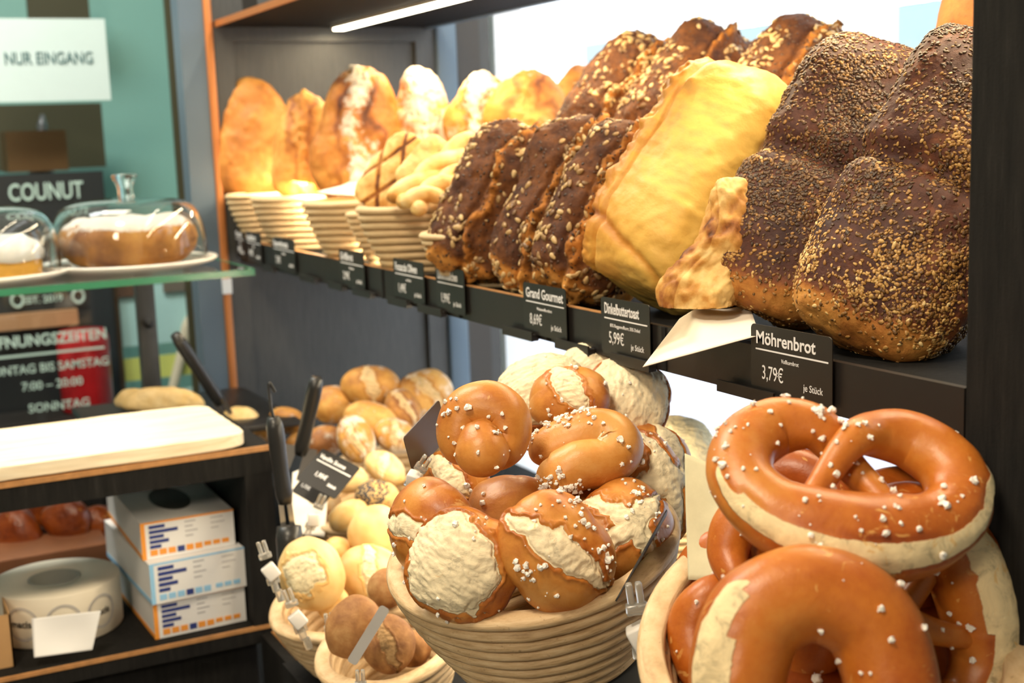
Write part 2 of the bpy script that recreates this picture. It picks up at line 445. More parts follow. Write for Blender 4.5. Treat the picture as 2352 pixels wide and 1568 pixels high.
wf = MB().box((XW - .01, 2.36, .55), (XW + .05, 2.42, 2.35)).box((XW + .0, -.3, .55), (XW + .05, -.24, 2.35)).box((XW, -.3, .55), (XW + .05, 2.42, .6)).box((XW, -.3, 2.3), (XW + .05, 2.42, 2.35))
wf.build('window_frame', M['frame_white'], g)
# street outside
sbox('ground_outside', (XW + .08, -14, -.25), (20, 24, -.2), plain('cobbled_pavement', (.42, .41, .46), .8, var=.35, scale=3))
fac = MB().box((9, -14, -.2), (9.4, 24, 9)).build('wall_facade', plain('pale_facade', (.80, .80, .78), .8, var=.02)); structure(fac)
fw = plain('facade_window_glass', (.22, .30, .30), .3)
for k in range(9):
    for z0 in (.4, 3.4, 6.2):
        MB().box((8.95, -6 + k * 2.9, z0 + .5), (8.99, -4.9 + k * 2.9, z0 + 2.2)).build('facade_window', fw, fac)

# ---- rack end panel (black/slate framed panelling) at y = YE
pe = empty('rack_end_panel', (XF, YE, .8)); tag(pe, 'tall slate grey framed end panel behind the bread shelves, with copper brown front edge', 'panel')
def P2(o, name, mb, mat, smooth=False):
    q = mb.build(name, mat, None, smooth); q.parent = o; q.matrix_parent_inverse = Matrix.Translation(o.location).inverted(); return q
P2(pe, 'panel_board', MB().box((.59, YE + .012, .0), (1.05, YE + .03, 2.4)), M['panel'])
# raised frame: stiles and rails around the recessed fields
P2(pe, 'stile', MB().box((.603, YE, .0), (.638, YE + .012, 2.4)), M['panel'])
P2(pe, 'stile', MB().box((.982, YE, .0), (1.02, YE + .012, 2.4)), M['panel'])
P2(pe, 'rail', MB().box((.638, YE, 1.672), (.982, YE + .012, 1.76)), M['panel'])
P2(pe, 'rail', MB().box((.638, YE, 1.25), (.982, YE + .012, 1.30)), M['panel'])
P2(pe, 'rail', MB().box((.638, YE, .78), (.982, YE + .012, .86)), M['panel'])
P2(pe, 'corner_post', MB().box((1.02, YE - .01, .0), (1.062, YE + .03, 2.4), .006), M['bluegrey'], True)
P2(pe, 'edge_strip', MB().box((.589, YE - .006, .0), (.603, YE + .03, 2.4), .004), M['copper'], True)
jt = P2(pe, 'strip_joint', MB().box((.588, YE - .008, 1.235), (.604, YE - .0, 1.262)), M['frame_white'])
structure(MB().box((1.062, YE + .01, 0), (1.118, YE + .07, 2.4)).build('trim_1', M['frame_brown']))
structure(MB().box((1.118, YE + .02, 0), (1.145, YE + .07, 2.4)).build('trim_2', M['panel']))
structure(MB().box((.546, YE + .0, 0), (.589, YE + .05, 2.6)).build('trim_3', M['bluegrey']))
structure(MB().box((.64, YE + .5, 0), (.70, YE + .52, 2.6)).build('shade_strip', M['olive']))  # dark strip standing in for the shadow band beside the teal wall

# ---- main shelf
sh = empty('bread_shelf', (XF, 1.45, ZS)); tag(sh, 'long black bread shelf with price rail, in front of the shop window', 'shelf')
P2(sh, 'shelf_board', MB().box((XF + .006, .602, ZS - .02), (.97, YE - .001, ZS)), M['black'])
P2(sh, 'price_rail', MB().box((XF, .602, 1.291), (XF + .006, YE - .02, 1.330)), M['black2'])
P2(sh, 'worn_edge', MB().box((XF + .0002, 1.0, 1.3302), (XF + .0055, YE - .02, 1.3312)), M['worn'])
for ya, yb in ((.855, .783), (1.02, .955), (1.125, 1.06), (1.24, 1.173), (1.47, 1.40), (1.57, 1.505), (1.70, 1.63), (1.80, 1.74), (1.93, 1.86), (2.13, 2.07)):
    hb = MB().box((XF - .009, yb, 1.289), (XF, ya, 1.296), .0015).box((XF - .009, yb, 1.289), (XF - .007, ya, 1.2985))
    P2(sh, 'tag_holder', hb, M['black2'])
for yy in (.735, .94, 1.15, 1.36, 1.6): P2(sh, 'rail_joint', MB().box((XF - .0012, yy, 1.2915), (XF, yy + .006, 1.3295)), M['black'])

# ---- upper shelf with LED strip
us = empty('upper_shelf', (.607, 1.4, 1.697)); tag(us, 'upper shelf seen from below, brown and black underside with copper front edge', 'shelf')
P2(us, 'shelf_board', MB().box((.611, .602, 1.697), (1.0, YE - .001, 1.708)), M['black'])
P2(us, 'front_edge', MB().box((.607, .602, 1.697), (.611, YE - .001, 1.7075)), M['copper'])
P2(us, 'rear_rail', MB().box((1.0, .602, 1.695), (1.014, YE - .001, 1.717)), M['bluegrey'])
def emis(name, col, s):
    m, t, b = nt(name); b.inputs['Emission Color'].default_value = (*col, 1); b.inputs['Emission Strength'].default_value = s
    b.inputs['Base Color'].default_value = (.8, .8, .8, 1); return m
led = empty('led_strip', (.822, 1.3, 1.692)); tag(led, 'glowing warm LED light strip under the upper shelf', 'light')
P2(led, 'housing', MB().box((.810, .62, 1.6925), (.834, 2.285, 1.6969)), M['frame_white'])
P2(led, 'diffuser', MB().box((.812, .62, 1.6890), (.832, 2.28, 1.6925)), emis('led_diffuser', (1, .88, .62), 14))
area('led_light', (.822, 1.45, 1.686), (.822, 1.45, 1.0), 1.64, .018, 7.5, (1, .80, .50)).rotation_euler = (0, 0, math.radians(90))
area('upper_led_light', (.80, 1.4, 2.1), (.80, 1.4, 1.0), 1.3, .02, 6, (1, .85, .6)).rotation_euler = (0, 0, math.radians(90))
area('lower_led_light', (.66, 1.50, 1.296), (.60, 1.50, .9), 1.45, .02, 9, (1, .82, .55)).rotation_euler = (0, math.radians(-14), math.radians(90))

# ---- right end post and wall strip
structure(MB().box((XF, .5515, 0), (1.14, .602, 2.4), .003).build('wall_rack_end', M['black']))
structure(MB().box((XF + .002, .2, 0), (XF + .05, .5515, 2.4)).build('wall_near_right', M['bluegrey']))

# ---- lower display deck with risers
dk = empty('display_deck', (.44, 1.4, .874)); tag(dk, 'dark lower display deck carrying the roll baskets, with worn brown front edge', 'counter')
P2(dk, 'deck_board', MB().box((.44, .62, .85), (1.1, 1.598, .874)).box((.459, 1.598, .85), (1.1, YE - .012, .874)), M['black'])
P2(dk, 'deck_front', MB().box((.425, .62, .55), (.44, 1.598, .874)), M['black'])
P2(dk, 'worn_edge', MB().box((.4385, .62, .8735), (.4415, 1.597, .8755)), M['worn'])

# ================================================================== PRICE TAGS
def price_tag(yl, yr, z0, name_, sub, price, unit_, label, sizes=(.0125, .0155), tilt=.0, h=.052, extra=0):
    w = yl - yr
    t = empty('price_tag'); tag(t, label, 'price tag', 'black price tags on the shelf rail')
    V, F = prism(rrect(w, h, .004), 0, .0008)
    mesh('card', V, F, M['tagblack'], t, smooth=False)
    L = -w / 2 + .006
    s1 = sizes[0] * 1.12
    text(name_, s1, M['letter'], t, L, h / 2 - .0145, .0009, bold=.00025, sx=min(1, (w - .010) / (len(name_) * s1 * .52)))
    mesh('rule', *prism([(L, h/2 - .0195), (w/2 - .004, h/2 - .0195), (w/2 - .004, h/2 - .0183), (L, h/2 - .0183)], .0008, .0010), M['letter'], t, smooth=False)
    if sub: text(sub, .0045, M['letter'], t, .0, h / 2 - .0265, .0009, align='CENTER', sx=.85)
    text(price, sizes[1], M['letter'], t, -w / 2 + .013, -h / 2 + .0105, .0009, sx=.72)
    text(unit_, .0075, M['letter'], t, w / 2 - .0315, -h / 2 + .0085, .0009, sx=.9)
    # local x -> -y, local y -> up, local z -> -x
    c, s = math.cos(tilt), math.sin(tilt)
    R = np.array([[0, s, -c], [-1, 0, 0], [0, c, s]])
    setm(t, R, (XF - .0035, (yl + yr) / 2, z0 + h / 2)); return t
K = XF / .70
for a in [
    (.921*K, .815*K, 1.296, 'Möhrenbrot', 'Vollkornbrot', '3,79€', 'je Stück', 'black price tag reading Möhrenbrot 3,79€'),
    (1.176*K, 1.083*K, 1.2955, 'Dinkelbuttertoast', '85% Roggenvollkorn; 35% Dinkel', '5,99€', 'je Stück', 'black price tag reading Dinkelbuttertoast 5,99€'),
    (1.352*K, 1.251*K, 1.296, 'Grand Gourmet', 'Weizenvollkornbrot', '8,69€', 'je Stück', 'black price tag reading Grand Gourmet 8,69€'),
    (1.605*K, 1.515*K, 1.2965, 'Linsenbällchen', '', '1,99€', 'je Stück', 'black price tag reading Linsenbällchen 1,99€'),
    (1.755*K, 1.645*K, 1.2965, 'Focaccia Oliven', 'mit Oliven', '1,49€', 'je Stück', 'black price tag priced 1,49€ below the twisted breads'),
    (1.985*K, 1.875*K, 1.296, 'Grillbrot', 'Weizenbrot', '2,99€', 'je Stück', 'black price tag reading Grillbrot 2,99€ below the third basket'),
    (2.345*K, 2.215*K, 1.296, 'Bauernkruste', 'Weizenbrot', '7,39€', 'je Stück', 'black price tag below the gap of second and third basket'),
    (2.52*K, 2.42*K, 1.297, 'Landbrot', 'Weizen', '4,99€', 'je Stück', 'second black price tag from the slate end panel, strongly blurred'),
    (2.60*K, 2.53*K, 1.299, 'Kruste', 'Weizen', '4,49€', 'je Stück', 'black price tag nearest to the copper brown strip'),
]: price_tag(*a)

# ================================================================== BREAD SHAPES
def quadric(n, p):
    D, F = cubesphere(n)
    r = (np.abs(D) ** p).sum(1) ** (-1 / p)
    return D * r[:, None], F, D
def finish(name, V, F, mat, at, R, p, parent=None):
    o = mesh(name, V, F, mat, parent, at); setm(o, R, p); return o

def scatter(V, F, mask, n, size, mat, name, parent, elong=1.7, flat=.5, lift=.25, seed=1, tone=None, kind='stuff', jag=0.0, sizevar=.25, subd=1):
    """merged small seeds or salt grains standing on a bread surface; mask per vertex"""
    r = np.random.RandomState(seed)
    N = normals(V, F)
    a = V[F[:, 0]]; c = V[F[:, 2]]; ar = np.linalg.norm(np.cross(c - a, V[F[:, 3]] - V[F[:, 1]]), axis=1)
    fm = mask[F].mean(1); w = ar * np.clip(fm, 0, None); w /= w.sum()
    fi = r.choice(len(F), n, p=w)
    u = r.rand(n, 1); v = r.rand(n, 1)
    P = V[F[fi, 0]] * (1-u)*(1-v) + V[F[fi, 1]] * u*(1-v) + V[F[fi, 2]] * u*v + V[F[fi, 3]] * (1-u)*v
    NN = N[F[fi, 0]]
    if subd:
        base, bf = cubesphere(2)
    else:
        base = np.array([[1,0,0],[-1,0,0],[0,1,0],[0,-1,0],[0,0,1],[0,0,-1]], float)
        bf = np.array([[0,2,4],[2,1,4],[1,3,4],[3,0,4],[2,0,5],[1,2,5],[3,1,5],[0,3,5]])
    T = r.randn(n, 3); T -= NN * (T * NN).sum(1)[:, None]; T /= np.linalg.norm(T, axis=1)[:, None]
    NN = NN + r.randn(n, 3) * .15; NN /= np.linalg.norm(NN, axis=1)[:, None]
    T -= NN * (T * NN).sum(1)[:, None]; T /= np.linalg.norm(T, axis=1)[:, None]
    B = np.cross(NN, T)
    s = size * (1 + r.randn(n) * sizevar).clip(.35, 2.2)
    b = base[None] * np.array([elong, 1, flat])
    # teardrop: narrow one end
    b = np.repeat(b, n, 0); b[:, :, 1] *= (1 - .35 * (b[:, :, 0] / elong))
    if jag: b = b * (1 + r.uniform(-jag, jag, (n, len(base), 1)))
    b = b * s[:, None, None]
    VV = P[:, None] + T[:, None] * b[:, :, :1] + B[:, None] * b[:, :, 1:2] + NN[:, None] * (b[:, :, 2:] + (lift * flat * s)[:, None, None])
    FF = (bf[None] + (np.arange(n) * len(base))[:, None, None]).reshape(-1, bf.shape[1])
    tn = r.rand(n) if tone is None else tone(P, r)
    o = mesh(name, VV.reshape(-1, 3), FF, mat, parent, {'tone': np.repeat(tn, len(base))}, smooth=not jag)
    if kind: o['kind'] = kind
    return o
def salt(V, F, mask, n, size, parent, seed=1):
    """salt in small clusters"""
    r = np.random.RandomState(seed + 90)
    m2 = mask * ss(-.1, .35, fbm(V, .7 / max(1e-6, np.ptp(V[:, 0])) * 4, 2, seed))
    m2 = m2 + mask * .02
    return scatter(V, F, m2, n, size, M['salt'], 'salt_crystals', parent, elong=1.15, flat=.85, lift=.7, seed=seed, jag=.36, sizevar=.5)

# ---- tin loaf: x width, y length, z crust normal
def loaf_geo(w, l, h, n=56, seed=0, waist=0, dome=.35, rough=.02, wrinkle=0, slash=0, p=5):
    V, F, D = quadric(n, p)
    x, y, z = V.T.copy()
    top = np.clip(z, 0, 1)
    z = z * np.where(z > 0, (1 - dome * np.abs(x) ** 2.6) * (1 - .28 * np.abs(y) ** 4), 1)
    x = x * (.90 + .10 * np.clip(z + .4, -1, 1)) ; y = y * (.95 + .05 * z)
    if waist:
        g = np.exp(-(y / .075) ** 2)
        z = z - waist * g * (z > -.2) * ss(-.2, .5, z); x = x * (1 - .06 * g)
    P = np.stack([x * w / 2, y * l / 2, z * h / 2], 1)
    N = normals(P, F); s = min(w, h)
    P = P + N * (fbm(P, 2.2 / s, 3, seed) * s * rough * 1.6 + fbm(P, 9 / s, 3, seed + 5) * s * rough * .7)[:, None]
    if wrinkle:
        q = P.copy(); q[:, 1] *= 1.0
        wr = fbm(np.stack([P[:, 0] * 14, P[:, 1] * 70, P[:, 2] * 14], 1), 1, 3, seed + 9)
        P = P + N * (wr * wrinkle * ss(.1, .5, z))[:, None]
    return P, F, (x, y, z, N)

def seeded_loaf(name, w, l, h, R, p, label, group, kind, seed):
    P, F, (x, y, z, N) = loaf_geo(w, l, h, 60, seed, waist=.20 if kind == 'moehren' else 0, dome=.30 if kind == 'moehren' else .50, rough=.028 if kind == 'moehren' else .05, p=5.0 if kind == 'moehren' else 4.0)
    if kind == 'gourmet':
        # torn ridge lengthwise along the crust
        rid = x - .28 + fbm(P, 30, 3, seed + 3) * .22
        tear = np.exp(-(rid / .10) ** 2) * ss(.0, .35, z)
        P = P + N * (tear * .006 * (1 + fbm(P, 140, 3, seed) * 2.2) - np.exp(-((rid + .16) / .05) ** 2) * ss(.1, .4, z) * .005)[:, None]
        bake = .10 + .56 * ss(-.30, .25, z + fbm(P, 25, 2, seed) * .3) - tear * .35
    else:
        bake = .16 + .58 * ss(-.62, -.15, z + fbm(P, 25, 2, seed) * .25)
    bake = bake - .55 * ss(-.74, -.88, y + fbm(P, 30, 2, seed) * .10) - .25 * ss(.80, .95, x + fbm(P, 30, 2, seed + 4) * .1)
    at = {'bake': bake, 'crumb': np.zeros(len(P)), 'flour': np.zeros(len(P)) - .3}
    o = mesh(name, P, F, M[kind], None, at); tag(o, label, 'bread', group)
    if kind == 'moehren':
        msk = ss(-.75, -.1, z) * (.25 + ss(-.35, .25, fbm(P, 22, 2, seed + 2))) * (1 - .9 * ss(-.80, -.92, y)) * (1 - .7 * ss(.8, .95, x))
        pale = lambda Q, r: np.clip(.36 + .5 * fbm(Q, 16, 2, seed + 8) + .22 * (-(Q[:, 1]) / (l / 2)) + r.randn(len(Q)) * .20, 0, 1)
        scatter(P, F, msk, 10500, .00105, M['sesame'], 'sesame_topping', o, seed=seed, tone=pale, elong=1.65, flat=.55)
    else:
        msk = ss(-.3, .2, z) * (.05 + ss(-.05, .3, fbm(P, 26, 2, seed + 2)))
        scatter(P, F, msk, 330, .0024, M['kernel'], 'sunflower_seed_topping', o, seed=seed, elong=1.75, flat=.55)
        scatter(P, F, ss(-.9, .3, z), 700, .0010, M['flax'], 'flax_seed_topping', o, seed=seed + 1)
    setm(o, R, p); settle(o, ZS); return o

def settle(o, z):
    """flatten what would sink below height z (bread resting on its shelf)"""
    bpy.context.view_layer.update()
    for q in [o] + list(o.children):
        mw = q.matrix_world; A = np.array(mw); me = q.data; n = len(me.vertices)
        co = np.zeros(n * 3); me.vertices.foreach_get('co', co); co = co.reshape(-1, 3)
        w = co @ A[:3, :3].T + A[:3, 3]; w[:, 2] = np.maximum(w[:, 2], z + (.0002 if q is o else .0))
        co = (w - A[:3, 3]) @ np.linalg.inv(A[:3, :3]).T; me.vertices.foreach_set('co', co.ravel()); me.update()
# directions: leaning back towards the window
def lean(deg, yaw=0):
    a = math.radians(deg); L = np.array([math.sin(a), math.sin(math.radians(yaw)) , math.cos(a)]); return unit(L)
def crust(L, b):
    """crust normal turned by b degrees from facing the shop towards the camera"""
    N0 = unit(np.array([-1., 0, 0]) - L * (-L[0])); B0 = unit(np.cross(L, N0))
    if B0[1] > 0: B0 = -B0
    b = math.radians(b); return unit(math.cos(b) * N0 + math.sin(b) * B0)

def place_loaf(px, py, d, deg, b, yaw=0):
    L = lean(deg, yaw); N = crust(L, b); return frame(y=L, z=N), W(px, py, d)

R, p = place_loaf(1890, 425, 1.15, 37, 38)
seeded_loaf('carrot_loaf', .132, .275, .125, R, p, 'dark sesame-crusted double loaf beside the pale toast loaf, left of its twin', 'dark sesame loaves', 'moehren', 11)
R, p = place_loaf(2150, 462, 1.03, 37, 36)
seeded_loaf('carrot_loaf', .140, .285, .125, R, p, 'dark sesame-crusted double loaf touching the black post', 'dark sesame loaves', 'moehren', 23)
for i, (px, py, d, w, l, lab) in enumerate([
    (1145, 468, 1.53, .120, .20, 'dark seeded loaf with orange side, standing front, next to the cane baskets'),
    (1290, 480, 1.44, .120, .205, 'dark seeded loaf in the middle of the three front ones, above the 8,69€ tag'),
    (1400, 495, 1.35, .110, .205, 'dark seeded loaf half hidden behind the pale toast loaf')]):
    R, p = place_loaf(px, py, d, 30, 34 - 4 * i, 0)
    seeded_loaf('seeded_loaf', w, l, .115, R, p, lab, 'front row of dark seeded loaves', 'gourmet', 31 + i)
for i, (px, py, d, lab) in enumerate([
    (1428, 240, 1.74, 'brown sunflower seed loaf in rear row, leftmost against the window'),
    (1580, 222, 1.64, 'brown sunflower seed loaf in rear row, behind the top of the toast loaf'),
    (1785, 232, 1.50, 'golden sunflower seed loaf in rear row, beside the dark sesame loaves')]):
    R, p = place_loaf(px, py, d, 42, 38, 0)
    seeded_loaf('seeded_loaf', .125, .20, .115, R, p, lab, 'rear row of sunflower seed loaves', 'gourmet', 41 + i)

# ---- pale toast loaf
def toast():
    w, l, h = .135, .25, .145
    P, F, (x, y, z, N) = loaf_geo(w, l, h, 84, 5, dome=.34, rough=.020, wrinkle=.0022, p=5.5)
    sh_ = x + .80 + fbm(P, 20, 3, 2) * .12 - .0 * z
    band = np.exp(-((x + .80 - fbm(P, 18, 3, 4) * .16) / .16) ** 2) * ss(-.3, .1, z)
    rag = fbm(P, 110, 4, 8)
    P = P + N * (band * (.003 + rag * .0075) - np.exp(-((x + .52 - fbm(P, 18, 3, 4) * .16) / .05) ** 2) * ss(-.3, .1, z) * .006)[:, None]
    crease = np.exp(-((y + .80 + .18 * x + fbm(P, 20, 2, 3) * .1) / .035) ** 2) * ss(.1, .4, z)
    P = P - N * (crease * .004)[:, None]
    bake = .22 + .30 * ss(.05, .5, z) * ss(.25, -.5, x + fbm(P, 14, 2, 7) * .4) + band * .22 + crease * .3 - .1 * ss(.2, -.4, z)
    o = mesh('toast_loaf', P, F, M['toast'], None, {'bake': bake, 'crumb': band * .35, 'flour': np.zeros(len(P)) - .4})
    tag(o, 'big pale yellow toast loaf with wrinkled skin leaning among the dark loaves', 'bread')
    R, p = place_loaf(1605, 435, 1.27, 38, 24); setm(o, R, p); settle(o, ZS)
toast()
# ---- torn ciabatta piece in front of the toast
def torn():
    V, F, D = quadric(56, 3.4); x, y, z = V.T
    P = np.stack([x * .028 * (1 - .25 * y), y * .076, z * .024], 1); N = normals(P, F)
    f = fbm(P, 38, 4, 3); P = P + N * (f * .011 + fbm(P, 120, 3, 4) * .003)[:, None]
    P[:, 0] += .008 * np.sin(y * 4)
    bake = .42 + .35 * ss(-.1, .4, fbm(P, 45, 3, 8)) + .18 * (x < -.6)
    o = mesh('ciabatta_piece', P, F, M['flat'], None, {'bake': bake, 'crumb': ss(-.1, .3, fbm(P, 30, 3, 12)) * .4 * (x > -.3), 'flour': np.zeros(len(P)) - .4})
    tag(o, 'small torn golden ciabatta bread standing on baking paper before the toast loaf', 'bread')
    R, p = place_loaf(1640, 620, 1.125, 20, 55); setm(o, R, p); settle(o, 1.348)
torn()
# baking paper under it
def sheet(name, corners, mat, label, cat, sag=.004, n=24, th=.0006, seed=1, curl=None):
    """thin sheet through 4 world corners a,b,c,d"""
    a, b, c, d = [np.array(q, float) for q in corners]
    u, v = np.meshgrid(np.linspace(0, 1, n), np.linspace(0, 1, n), indexing='ij'); u = u.ravel()[:, None]; v = v.ravel()[:, None]
    P = a * (1-u)*(1-v) + b * u*(1-v) + c * u*v + d * (1-u)*v
    nn = unit(np.cross(b - a, d - a))
    P = P + nn * (fbm(P, 14, 3, seed)[:, None] * sag - (np.sin(u * math.pi) * np.sin(v * math.pi)) * sag * 1.5)
    if curl is not None: P = curl(P, u, v)
    Q = P - nn * th; V = np.concatenate([P, Q]); k = n * n
    idx = np.arange(k).reshape(n, n); q = np.stack([idx[:-1, :-1], idx[1:, :-1], idx[1:, 1:], idx[:-1, 1:]], -1).reshape(-1, 4)
    e = list(idx[0, :]) + list(idx[1:, -1]) + list(idx[-1, ::-1][1:]) + list(idx[::-1, 0][1:-1])
    rim = np.array([[e[i], e[(i + 1) % len(e)], e[(i + 1) % len(e)] + k, e[i] + k] for i in range(len(e))])
    F = np.concatenate([q, q[:, ::-1] + k, rim])
    o = mesh(name, V, F, mat); tag(o, label, cat); return o
sheet('baking_paper', [W(1476, 843, 1.035), on(1745, 770, 2, 1.339), on(1700, 640, 2, 1.346), on(1560, 733, 2, 1.347)], M['paper'], 'sheet of white baking paper hanging over the black rail under the torn ciabatta', 'paper', sag=-.0012)

# orange bread end above the sesame loaves
def knob_loaf():
    V, F, D = quadric(30, 2.4); P = V * np.array([.040, .042, .168]); N = normals(P, F); P = P + N * (fbm(P, 40, 4, 3) * .003)[:, None]
    o = mesh('crusty_loaf', P, F, M['rustic'], None, {'bake': np.full(len(P), .75), 'crumb': np.zeros(len(P)), 'flour': np.zeros(len(P)) - .3})
    tag(o, 'tall orange brown loaf at the upper right, mostly behind the black post', 'bread')
    q = W(2250, 40, 1.24); q[2] = ZS + .166; setm(o, np.eye(3), q); settle(o, ZS)
knob_loaf()

# ================================================================== BASKETS
def basket(name, R, p, rx, ry, h, coils, label, mat, group='cane proofing baskets', taper=.30, n=96, cat='basket', groove=.45):
    """oval proofing basket of stacked cane coils; p = centre of the rim, R local z = up out of the basket"""
    V = []; prof = []
    rc = h / coils / 2
    for i in range(coils):                     # outer wall from the rim down
        z = -h * (i + .5) / coils; rr = 1 - taper * ((i + .5) / coils) ** 1.3
        prof.append((rr, -rc * groove, z + rc))
        for k in range(7):
            a = math.radians(72 - 144 * k / 6); prof.append((rr, rc * 1.3 * math.cos(a), z + rc * .97 * math.sin(a)))
    prof.append((1 - taper - .12, -rc, -h)); prof.append((.02, -rc, -h + rc * .2))
    inn = [(.02, -rc, -h + rc * 1.8), (1 - taper - .14, -rc, -h + rc * 1.9)]
    for i in range(coils - 1, -1, -1):
        z = -h * (i + .5) / coils; rr = 1 - taper * ((i + .5) / coils) ** 1.3
        for k in range(5):
            a = math.radians(-70 + 140 * k / 4); inn.append((rr, -rc * (1.5 + .7 * math.cos(a)), z + rc * math.sin(a)))
    prof = prof[:-1] + inn[1:]
    a = np.linspace(0, 2 * math.pi, n, endpoint=False)
    # last inner point joins back over the rim to the first
    pr = np.array(prof); k = len(pr)
    c, s = np.cos(a), np.sin(a)
    X = (pr[:, 0, None] * rx + pr[:, 1, None]) * c; Y = (pr[:, 0, None] * ry + pr[:, 1, None]) * s
    Zz = np.repeat(pr[:, 2, None], n, 1)
    Vv = np.stack([X, Y, Zz], -1).reshape(-1, 3)
    Vv = Vv + (fbm(Vv, 25, 2, 3) * .0012)[:, None]
    j = np.arange(n); j2 = (j + 1) % n; F = []
    for i in range(k):
        i2 = (i + 1) % k; F.append(np.stack([i * n + j, i * n + j2, i2 * n + j2, i2 * n + j], 1))
    F = np.concatenate(F)[:, ::-1]
    o = mesh(name, Vv, F, mat); tag(o, label, cat, group); setm(o, R, p); return o
def up_frame(tx, ty, spin=0):
    """z tilted: tx towards -x (shop), ty towards -y (camera), degrees"""
    z = unit([-math.tan(math.radians(tx)), -math.tan(math.radians(ty)), 1])
    return frame(x=(math.cos(math.radians(spin)), math.sin(math.radians(spin)), 0), z=z)

def riser(cx, cy, z, wx, wy, label, R=None, zt=None, mat='black', th=None, z0=.8741):
    """black wooden riser block standing on the deck"""
    mb = MB().box((cx - wx / 2, cy - wy / 2, z0), (cx + wx / 2, cy + wy / 2, z))
    o = mb.build('display_riser', M[mat]); tag(o, label, 'display block'); return o

# ================================================================== LYE BUNS
def bun_geo(seed, cut='cross', wide=.26, n=64, squash=.8, cutlen=.95, square=0):
    V, F = cubesphere(n); V = V.copy()
    x, y, z = V.T
    nn = fbm(V, 2.2, 3, seed) * .16; n2 = fbm(V, 6, 3, seed + 1) * .10; n5 = fbm(V, 14, 3, seed + 2)
    if cut == 'cross':
        ca, sa = math.cos(.12 * seed), math.sin(.12 * seed)
        u = np.abs(x + nn); v = np.abs(y - nn)
        top = ss(-.35, .15, z)
        wu = wide * (1.05 - .55 * np.clip(v, 0, 1)) ; wv = wide * .8 * (1.05 - .55 * np.clip(u, 0, 1))
        d = np.minimum(u - wu, v - wv) + (1 - top) * 1.2
    elif cut == 'slash':
        u = np.abs(x + nn + .25 * y); d = u - wide * np.clip(1.1 - np.abs(y) ** 2, .0, 2) + (1 - ss(-.4, .1, z)) * 1.2
    elif cut == 'burst':                      # one big torn opening
        d = np.sqrt((x + .15) ** 2 * .8 + (y - .05) ** 2 * 1.1) - wide * 2.6 + nn * 1.2 + (1 - ss(-.2, .3, z)) * .9
    else:
        d = np.ones(len(V))
    d = d + n2
    crumb = ss(.05, -.05, d)
    r = 1 + .05 * fbm(V, 1.5, 2, seed + 4)
    lip = np.exp(-((d - .05) / .05) ** 2)
    inside = ss(.0, -.16, d)
    r = r + lip * .035 - np.exp(-((d + .02) / .035) ** 2) * .045 + inside * (.03 + n5 * .018 + fbm(V * np.array([1, 3, 1]), 4, 3, seed + 8) * .05) 
    P = V * r[:, None]
    if square: P[:, :2] *= (1 + square * np.clip(np.abs(V[:, 0] * V[:, 1]) * 2, 0, 1))[:, None]
    P[:, 2] = np.where(P[:, 2] < 0, P[:, 2] * .62, P[:, 2] * squash)
    bake = .40 + .22 * ss(.3, -.3, z) + fbm(V, 2, 2, seed + 7) * .26 + .14 * np.exp(-((d - .05) / .07) ** 2)
    return P, F, crumb, bake, d
def lye_bun(px, py, d, rad, top, spin, label, seed, cut='cross', wide=.26, nsalt=60, name='pretzel_bun', mat='lye', sx=1., sy=1., group='lye pretzel buns in the front basket', squash=.8, saltsize=.0013, square=.10, parent=None, flourv=-.4, bk=0, cat='bread roll'):
    P, F, crumb, bake, dd = bun_geo(seed, cut, wide, squash=squash, square=square)
    P = P * np.array([rad * sx, rad * sy, rad])
    at = {'bake': bake + bk, 'crumb': crumb, 'flour': np.zeros(len(P)) + flourv}
    o = mesh(name, P, F, M[mat], None, at); tag(o, label, cat, group)
    if nsalt:
        m_ = (1 - crumb * .8) * ss(-.1, .5, P[:, 2] / rad)
        salt(P, F, m_, int(nsalt * .55), saltsize * .95, o, seed)
    z = cdir(*top); a = math.radians(spin)
    right = cdir(math.cos(a), math.sin(a), 0.01)
    setm(o, frame(x=right, z=z), W(px, py, d)); return o

# front tilted basket
fb_R = up_frame(12, 6)
fb_c = W(1220, 1240, 1.045)
basket('proofing_basket', fb_R, fb_c, .112, .112, .096, 9, 'large round cane basket in front, heaped with salted pretzel buns', M['cane'], None, taper=.36)
sl = MB().box((-.05, -.12, -.155), (.14, .10, -.0985)).build('tilted_display_block', M['mesh_grey']); tag(sl, 'dark slate grey block under the front cane basket', 'display block'); setm(sl, fb_R, fb_c)
sl2 = MB().box((.40, .80, .8741), (.60, 1.0, .985)).build('display_riser', M['black']); tag(sl2, 'black block carrying the tilted slate grey block', 'display block')

